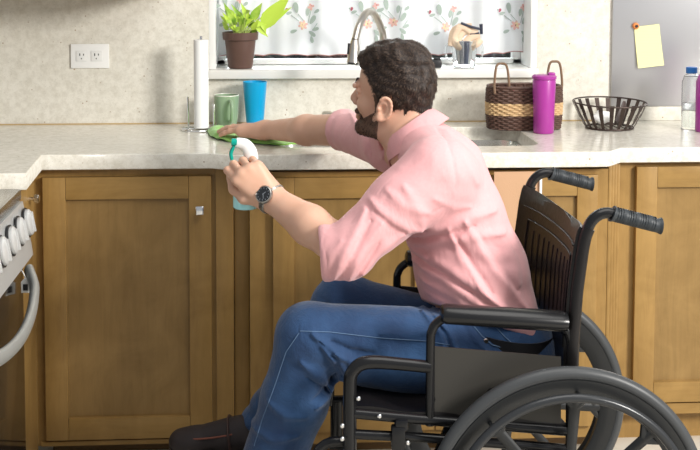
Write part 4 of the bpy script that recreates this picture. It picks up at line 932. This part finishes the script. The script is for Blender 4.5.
# ---- shirt
dcN = wrN-elN; dcN = V(-.95, .22, -.12)
SH = SDF(V(.06, -1.56, .50), V(.76, -.62, 1.17), .0042)
for a, b_, ra, rb in ((0, 1, .124, .124), (1, 2, .124, .114), (2, 3, .114, .102), (3, 4, .098, .062)): SH.cone(spine[a], spine[b_], ra, rb, .03, L=LA, ratio=1.30)
SH.cone(nk+V(.02, -.03, -.01), shN+V(.01, .015, .0), .055, .068, .04); SH.cone(nk+V(.0, .03, -.01), shF, .055, .062, .04)
cuffN = W(325, 252, -1.375); cuffF = elF*.97+wrF*.03
SH.cone(shN, elN, .074, .060, .03); SH.cone(elN, cuffN, .060, .060, .02); SH.cone(shN+V(.03, .03, -.03), elN*.4+shN*.6, .08, .066, .03)
SH.cone(shF, elF, .064, .053, .03); SH.cone(elF, cuffF, .053, .050, .015)
SH.cone(W(517, 345, YB), W(508, 300, YB), .036, .036, .04, L=LA, ratio=3.2)
# cloth folds, ridges and creases
for px, w_, h in (([(331, 270), (338, 246), (350, 226), (362, 202)], .010, .008), ([(346, 270), (355, 248), (366, 230), (378, 214)], .009, .008), ([(360, 264), (374, 246), (390, 232), (404, 226)], .009, .008), ([(368, 194), (382, 208), (400, 220), (418, 226)], .012, .008),
                  ([(338, 268), (346, 248), (357, 228), (368, 212)], .006, -.007), ([(353, 268), (364, 248), (376, 232)], .006, -.007), ([(372, 204), (388, 218), (406, 228)], .006, -.006), ([(384, 184), (400, 198), (424, 206)], .011, .006), ([(324, 262), (328, 244), (338, 230)], .008, .006),
                  ([(408, 244), (436, 228), (470, 214), (496, 210)], .012, .007), ([(412, 252), (440, 240), (474, 232), (505, 232)], .011, .006), ([(410, 248), (438, 234), (472, 223)], .006, -.006),
                  ([(414, 256), (438, 262), (470, 278), (500, 300)], .013, .007), ([(418, 270), (440, 276), (470, 294), (490, 306)], .010, .006), ([(416, 262), (440, 270), (470, 286)], .006, -.006),
                  ([(446, 226), (460, 256), (478, 284), (500, 302)], .010, .006), ([(452, 232), (470, 262), (488, 286)], .006, -.005), ([(462, 218), (482, 250), (508, 284), (524, 304)], .012, .006), ([(476, 230), (496, 262), (514, 286)], .006, -.004),
                  ([(424, 284), (446, 290), (468, 304)], .009, .006), ([(428, 296), (446, 300), (462, 310)], .007, .004), ([(400, 180), (414, 200), (420, 226)], .012, .005), ([(446, 120), (462, 150), (476, 182)], .012, .004), ([(488, 190), (500, 230), (516, 280)], .014, .004),
                  ([(430, 192), (452, 204), (468, 204)], .009, .004), ([(418, 236), (424, 244), (430, 262)], .008, -.005)):
    SH.fold(px, YB-.10, w_*1.15, h*(.75 if px[0][0] < 400 else .95), ymax=YB)
for px, w_, h in (([(352, 116), (358, 132), (360, 146)], .009, .005), ([(366, 114), (372, 130), (374, 146)], .009, .006), ([(359, 114), (365, 132), (367, 148)], .005, -.004), ([(378, 120), (384, 136)], .008, .005)): SH.fold(px, -.85, w_, h, ymax=-.6)
SH.wrinkle(elN+V(.03, 0, .01), .14, V(.85, 0, -.5), 75, .0022, 1); SH.wrinkle(W(440, 250, YB-.12), .20, (.5, 0, .8), 60, .0030, 2); SH.wrinkle(elF, .12, shF-elF, 90, .0025, 3); SH.wrinkle(W(480, 300, YB-.1), .16, (.6, 0, .8), 55, .0028, 5)
# yoke and sleeve seams
SH.fold([(428, 206), (442, 200), (452, 178), (446, 140), (436, 124)], YB-.1, .0042, -.0028, ymax=YB); SH.fold([(448, 226), (462, 262), (480, 300)], YB-.1, .004, -.002, ymax=YB)
# sleeve ends, hem, neck opening
def cutcap(S, p, d, R, k=.003):
    p, d = V(*p), V(*d); d = d/np.linalg.norm(d); r = S.view(p-R, p+R); sl, P = r; q = P-p; t = q@d; rad = np.linalg.norm(q-t[..., None]*d, axis=-1)
    cut = np.minimum(t, R*.95-rad).astype(np.float32); S.F[sl] = np.maximum(S.F[sl], cut)
cutcap(SH, cuffN, dcN, .10); cutcap(SH, cuffF, wrF-elF, .10)
cutcap(SH, W(478, 321, YB), V(-.36, -.24, -.90), .29)
CAX = V(-.56, .20, .80); CAX /= np.linalg.norm(CAX); CC = W(412, 131, -1.15)
cutcap(SH, CC+CAX*.004, CAX, .125); shirt = skin_mesh('shirt', [SH], m_shirt, man, 1)
# rolled cuffs
def cuffring(c, d, r, wd, name='cuff'):
    d = V(*d)/np.linalg.norm(d); b = MB(); up = np.cross(d, V(0, 1, 0)); up /= np.linalg.norm(up); sd = np.cross(d, up); rows = []
    prof = [(-wd, r-.004), (-wd*.9, r+.003), (-wd*.3, r+.0055), (0., r+.004), (wd*.10, r+.0005), (0., r-.004), (-wd*.5, r-.007)]; n = 40; vs = []
    for t, rr in prof:
        for k in range(n):
            a = 2*math.pi*k/n; q = rr*(1+.03*math.sin(2*a+t*40)+.015*math.sin(5*a)); vs.append(V(*c)+d*(t+.004*math.sin(a*2+1))+up*q*math.cos(a)+sd*q*math.sin(a))
    m_ = len(prof); F = [[i*n+k, i*n+(k+1) % n, ((i+1) % m_)*n+(k+1) % n, ((i+1) % m_)*n+k] for i in range(m_) for k in range(n)]; b._add(vs, F); return b.build(name, m_shirt, shirt)
cuffring(cuffN+V(0, 0, 0), dcN, .0590, .034); cuffring(cuffF, wrF-elF, .0505, .03)
# collar
def collar():
    b = MB(); n = 80; ax_ = CAX; fr = V(-.8, .5, 0); fr = fr-ax_*(fr@ax_); fr /= np.linalg.norm(fr); sd = np.cross(ax_, fr)
    vs = []; prof = [(0., -.004, -.016), (0., -.003, .016), (.2, .001, .019), (.5, .008, .008), (.8, .016, -.010), (1., .022, -.026)]
    for j, (q, dr_, dz) in enumerate(prof):
        for k in range(n+1):
            a = (-math.pi+2*math.pi*k/n)*.97; front = max(0., 1-(math.pi-abs(a))/.8)
            ra = .067+dr_+.006*front*q; drop = dz-.030*front*q-.010*front
            vs.append(CC-fr*math.cos(a)*ra*1.04+sd*math.sin(a)*ra*.96+ax_*drop)
    F = [[j*(n+1)+k, j*(n+1)+k+1, (j+1)*(n+1)+k+1, (j+1)*(n+1)+k] for j in range(len(prof)-1) for k in range(n)]; b._add(vs, F); b.solid(.0022); return b.build('collar', m_shirt, shirt, 80)
collar()

# ---- jeans
JN = SDF(V(-.12, -1.56, .20), V(.76, -.93, .76), .0042)
JN.cone(W(505, 352, YB), W(480, 352, YB), .112, .105, .03, L=LA, ratio=1.45); JN.cone(W(520, 360, YB), W(500, 320, YB), .085, .10, .04, L=LA, ratio=1.5)
JN.cone(W(492, 352, YB-.08), kneN, .096, .073, .03); JN.cone(W(485, 352, YB+.09), kneF, .096, .070, .03); JN.cone(W(470, 372, YB-.07), W(370, 352, YB-.11), .078, .074, .04)
def shin(kn, an, r0, r1, r2):
    m_ = kn*.62+an*.38; JN.cone(kn, m_+V(.012, 0, 0), r0, r1, .02); JN.cone(m_+V(.012, 0, 0), an+V(0, 0, -.0), r1, r2, .02)
shin(kneN, ankN, .071, .074, .066); shin(kneF, ankF, .068, .068, .058)
for px, w_, h in (([(312, 328), (330, 344), (344, 366), (352, 384)], .011, .007), ([(322, 340), (338, 362), (344, 384)], .009, .006), ([(318, 334), (334, 352), (342, 374)], .005, -.006), ([(334, 346), (352, 358), (366, 360)], .010, .008), ([(330, 336), (350, 346), (372, 348)], .007, -.006), ([(300, 356), (318, 372), (332, 392)], .009, .005), ([(306, 372), (320, 384), (334, 398)], .006, -.005),
                  ([(340, 380), (330, 396), (316, 404)], .010, .006), ([(336, 372), (326, 388), (312, 396)], .006, -.005), ([(268, 400), (284, 410), (306, 412)], .010, .004), ([(250, 430), (272, 436), (298, 432)], .010, .004), ([(380, 330), (410, 332), (440, 326)], .012, .004), ([(440, 322), (452, 338), (456, 350)], .008, .005), ([(424, 314), (440, 332), (444, 350)], .008, .005), ([(432, 318), (446, 334), (450, 350)], .005, -.005), ([(468, 326), (478, 340), (488, 352)], .008, .004)):
    JN.fold(px, -1.40, w_, h*1.5, ymax=YB-.04)
JN.wrinkle(kneN+V(.05, 0, -.05), .12, (1, 0, .8), 85, .0028, 7); JN.wrinkle(W(455, 335, YB-.1), .14, (1, 0, .2), 70, .0030, 8); JN.wrinkle(ankN+V(0, 0, .10), .16, (0, 0, 1), 60, .0030, 9); JN.wrinkle(ankF+V(.02, 0, .05), .14, (.4, 0, 1), 70, .0032, 10); JN.wrinkle(kneF, .14, (1, 0, .5), 60, .003, 11)
# open the hems, flat waist
def hem(p, d, R):
    cutcap(JN, p, d, R)
hem(ankN+V(-.004, 0, -.03), V(-.15, 0, -1), .10); hem(ankF+V(-.006, 0, .0), ankF-kneF+V(.05, 0, 0), .085)
cutcap(JN, W(497, 306, YB), V(.12, 0, 1), .24)
jeans = skin_mesh('jeans', [JN], m_den, man, 1)
# seams lie on the cloth: find the surface by casting from the near side
import mathutils
dg = bpy.context.evaluated_depsgraph_get()
def on_surface(o, pxs, off=.0012, extra=.0):
    me = o.data; bvh = mathutils.bvhtree.BVHTree.FromPolygons([v.co+man.location for v in me.vertices], [p.vertices for p in me.polygons]); out = []
    for x, y in pxs:
        d = Vector(_ray(x, y)).normalized(); h = bvh.ray_cast(Vector(EYE), d)
        if h[0] is not None: out.append(np.array(h[0]-d*off))
    return out
def dense(p, n=10):
    P = [V(x, y) for x, y in p]; o = []
    for i in range(len(P)-1):
        for k in range(n): o.append(P[i]+(P[i+1]-P[i])*k/n)
    return o+[P[-1]]
s1_ = on_surface(jeans, dense([(450, 345), (425, 341), (380, 338), (330, 332), (300, 331)]))
s2_ = on_surface(jeans, dense([(299, 333), (286, 352), (275, 385), (262, 420), (254, 446)]))
b = MB(); 
for q in (s1_, s2_): b.tube(q, .0009, 6)
b.build('side_seam', m_thread, jeans)
b = MB(); b.tube(on_surface(jeans, dense([(472, 324), (482, 336), (492, 345), (520, 352)], 6)), .0014, 6); b.tube(on_surface(jeans, dense([(495, 326), (505, 337), (515, 346)], 6)), .0014, 6); b.build('pocket_stitching', m_thread, jeans)
rv = on_surface(jeans, [(486, 341)]); 
if rv: MB().lathe([(.0, 0), (.006, .001), (.0045, .003)], 14, T(rv[0]) @ R_(90, 'X'), False, True).build('rivet', M_steel, jeans)
# belt
b = MB(); cb = W(497, 327, YB); n = 64; vs = []
for (dz, rr) in ((-.019, 0), (.019, 0), (.019, .004), (-.019, .004)):
    for k in range(n):
        a = 2*math.pi*k/n; vs.append(cb+V((.128+rr)*math.cos(a), (.172+rr)*math.sin(a), dz-.16*(.128*math.cos(a))))
F = [[i*n+k, i*n+(k+1) % n, ((i+1) % 4)*n+(k+1) % n, ((i+1) % 4)*n+k] for i in range(4) for k in range(n)]
b._add(vs, F); b.build('belt', mat('belt_leather', (.03, .03, .034), .35), man)
# ---- shoes
def shoe(an, d, solez, L=.285):
    d = V(d[0], d[1], 0); d /= np.linalg.norm(d); s_ = V(-d[1], d[0], 0); heel = V(an[0], an[1], solez)-d*.055; Q = lambda a, b_, c: heel+d*a+s_*b_+V(0, 0, c)
    S = SDF(np.minimum(Q(-.05, 0, -.02), Q(.34, 0, 0))-V(.08, .08, .0), np.maximum(Q(-.05, 0, 0), Q(.34, 0, .19))+V(.08, .08, 0), .0035)
    for (a, ra, ca, b_, rb, cb_) in ((.035, .036, .048, .12, .034, .042), (.12, .034, .042, .20, .030, .034), (.20, .030, .034, .245, .027, .029)): S.cone(Q(a, 0, ca), Q(b_, 0, cb_), ra, rb, .02, L=s_, ratio=1.25)
    S.cone(Q(.045, 0, .05), Q(.055, 0, .080), .034, .034, .02); S.cone(Q(.10, 0, .06), Q(.16, 0, .048), .036, .030, .02); S.ell(Q(.225, 0, .033), (.045, .045, .025), None, .02)
    S.plane(Q(0, 0, .016), V(0, 0, -1)); S.plane(Q(.06, 0, .118), V(.35, 0, 1) if False else V(0, 0, 1)); o = skin_mesh('shoe', [S], m_shoe, man, 1)
    pts = []; prof = [(-.004, .0), (.02, .036), (.09, .040), (.16, .046), (.22, .047), (.262, .030), (.276, .0)]
    for a, w2 in prof: pts.append((a, w2))
    loop = pts+[(a, -w2) for a, w2 in pts[-2:0:-1]]; P2 = []
    m_ = len(loop)
    for i in range(m_):
        a, b_, c, e_ = [V(*loop[(i+k) % m_]) for k in (-1, 0, 1, 2)]
        for k in range(6): t = k/6; P2.append(.5*((2*b_)+(-a+c)*t+(2*a-5*b_+4*c-e_)*t*t+(-a+3*b_-3*c+e_)*t**3))
    b = MB(); b.prism([Q(p[0], p[1], .001) for p in P2], (0, 0, .017)); b.build('sole', m_sole, o)
    for hh in (.040,):
        b = MB(); b.tube([Q(.262, 0, .046), Q(.245, .026, .048), Q(.20, .040, .052), Q(.15, .0415, .058), Q(.11, .042, .066)], .0022, 6, smooth=5); b.tube([Q(.262, 0, .046), Q(.245, -.026, .048), Q(.20, -.040, .052), Q(.15, -.0415, .058), Q(.11, -.042, .066)], .0022, 6, smooth=5); b.build('welt_stitching', m_rb, o)
    b = MB(); b.tube([Q(.115, .048, .03), Q(.12, .044, .062), Q(.125, .0, .086), Q(.12, -.044, .062), Q(.115, -.048, .03)], .013, 10, smooth=5, sq=(.25, 1), up=(0, 0, 1)); b.build('strap', m_strap, o)
dF = V(-.97, .10, 0)
shoe(W(256, 430, -1.02), dF, .2); shoe(ankN+V(-.01, 0, 0), V(-1, -.05, 0), .2)
# ---- watch
wd_ = (elN-wrN)/np.linalg.norm(elN-wrN); wc_ = wrN+wd_*.002; vw = V(.02, -1, .12); vw = vw-wd_*(vw@wd_); vw /= np.linalg.norm(vw); s3 = np.cross(wd_, vw)
b = MB(); m_ms = mat('watch_steel', (.42, .40, .37), .3, .9)
for k in range(26):
    a = 2*math.pi*k/26; rr = .0325; c = wc_+(vw*math.cos(a)*.034+s3*math.sin(a)*.0355); a2 = a+.105; c2 = wc_+(vw*math.cos(a2)*.034+s3*math.sin(a2)*.0355)
    b.tube([c-(c2-c)*1.05, c+(c2-c)*1.05], .0085, 6, sq=(1., .28) if False else (1, .28), up=tuple(wd_))
watch = b.build('wristwatch', m_ms, man)
wm = Matrix(((*s3, 0), (*wd_, 0), (*vw, 0), (0, 0, 0, 1))).transposed(); c = wc_+vw*.0345; wm = T(c) @ wm.to_3x3().to_4x4()
o = MB().lathe([(.0, 0), (.0205, .0), (.0215, .003), (.0205, .0075), (.018, .009), (.0175, .0075), (0, .0075)], 36, wm, False, False).build('watch_case', m_ms, watch)
MB().lathe([(.0, .0078), (.0172, .0078), (.0170, .0084), (0, .0084)], 32, wm, False, False).build('dial', mat('watch_dial', (.012, .013, .016), .15, coat=.6), watch)
b = MB()
for k in range(12): a = k*math.pi/6; b.box((-.0006, .0125, .0086), (.0006, .0155, .0090), 0, wm @ R_(30*k, 'Z'))
b.box((-.0006, -.002, .0088), (.0006, .011, .0093), 0, wm @ R_(-50, 'Z')); b.box((-.0006, -.002, .0088), (.0006, .008, .0093), 0, wm @ R_(70, 'Z')); b.build('hands_and_markers', M_chrome, watch)

# ================================================================== SPRAY BOTTLE IN THE NEAR HAND, CLOTH UNDER THE FAR ONE
YBt = -1.215
c0 = W(245.5, 208, YBt); cN = W(246, 160, YBt); spb = thing('spray_bottle', 'small spray bottle of aqua liquid with white trigger head, gripped in the near hand', 'bottle', c0)
m_aq = mat('aqua_bottle', (.42, .82, .84), .2, trans=.0, ior=1.3, coat=.4)
tl = (cN-c0)/np.linalg.norm(cN-c0); q = Vector(tl).to_track_quat('Z', 'Y').to_matrix().to_4x4(); bm_ = T(c0) @ q
MB().lathe([(.0, 0), (.026, .0), (.029, .003), (.0295, .05), (.026, .066), (.015, .082), (.0125, .098), (0, .098)], 36, bm_, False, False).build('body', m_aq, spb)
MB().lathe([(.0145, .098), (.0155, .10), (.0155, .112), (.012, .115)], 24, bm_).build('collar', mat('teal_plastic', (.0, .36, .28), .35), spb)
b = MB(); h0 = W(249, 158, YBt); b.tube([W(252, 160, YBt), W(250, 152, YBt), W(245, 145, YBt), W(236, 142.5, YBt)], [.013, .0145, .013, .010], 16, smooth=5, sq=(.8, 1.15), up=(0, 1, 0)); hd = b.build('trigger_head', M_white, spb)
MB().tube([W(237, 142.5, YBt), W(231.5, 142, YBt)], [.0095, .0085], 16).build('nozzle', MAT['teal_plastic'], hd)
MB().tube([W(234, 146, YBt), W(231, 153, YBt), W(232, 160, YBt)], [.004, .0045, .004], 10, smooth=4, sq=(1, 1.6)).build('trigger', MAT['teal_plastic'], hd)
# cloth
def cp(x, y, z=.903): return Wz(x, y, z)
ctop = [cp(x, y) for x, y in ((209, 130), (222, 129.5), (250, 131), (275, 134.5), (300, 139), (304, 143), (280, 145), (250, 143), (225, 141), (210, 136))]
cc = sum(ctop)/len(ctop)
def clf(u, v):
    a = 2*math.pi*u; i = (u*len(ctop)) % len(ctop); k = int(i); t = i-k; m_ = len(ctop); A, B, D, E_ = ctop[(k-1) % m_], ctop[k], ctop[(k+1) % m_], ctop[(k+2) % m_]
    p = .5*((2*B)+(-A+D)*t+(2*A-5*B+4*D-E_)*t*t+(-A+3*B-3*D+E_)*t**3); q = cc+(p-cc)*v; edge = math.sin(math.pi*min(1, max(0, (v-.62)/.38)))
    left = max(0, 1-abs(q[0]-ctop[0][0])/.06)
    q[2] = .9075+.006*edge*(1+.5*math.sin(a*5))+.014*left*edge+.0015*math.sin(q[0]*90)+.0015*math.sin(q[1]*110); return q
mgc = mat('green_microfibre', (.27, .58, .10), .95, sheen=.4); n = N(mgc); n.bump(n.noise(n.map(), 500, 2), .5, .002); n.col(n.mix(n.noise(n.map(), 60, 3), (.22, .52, .08), (.34, .66, .14)))
tag(MB().grid(clf, 90, 22).solid(.0045).build('cleaning_cloth', mgc), 'lime green cleaning cloth under the far hand on the countertop', 'cloth')
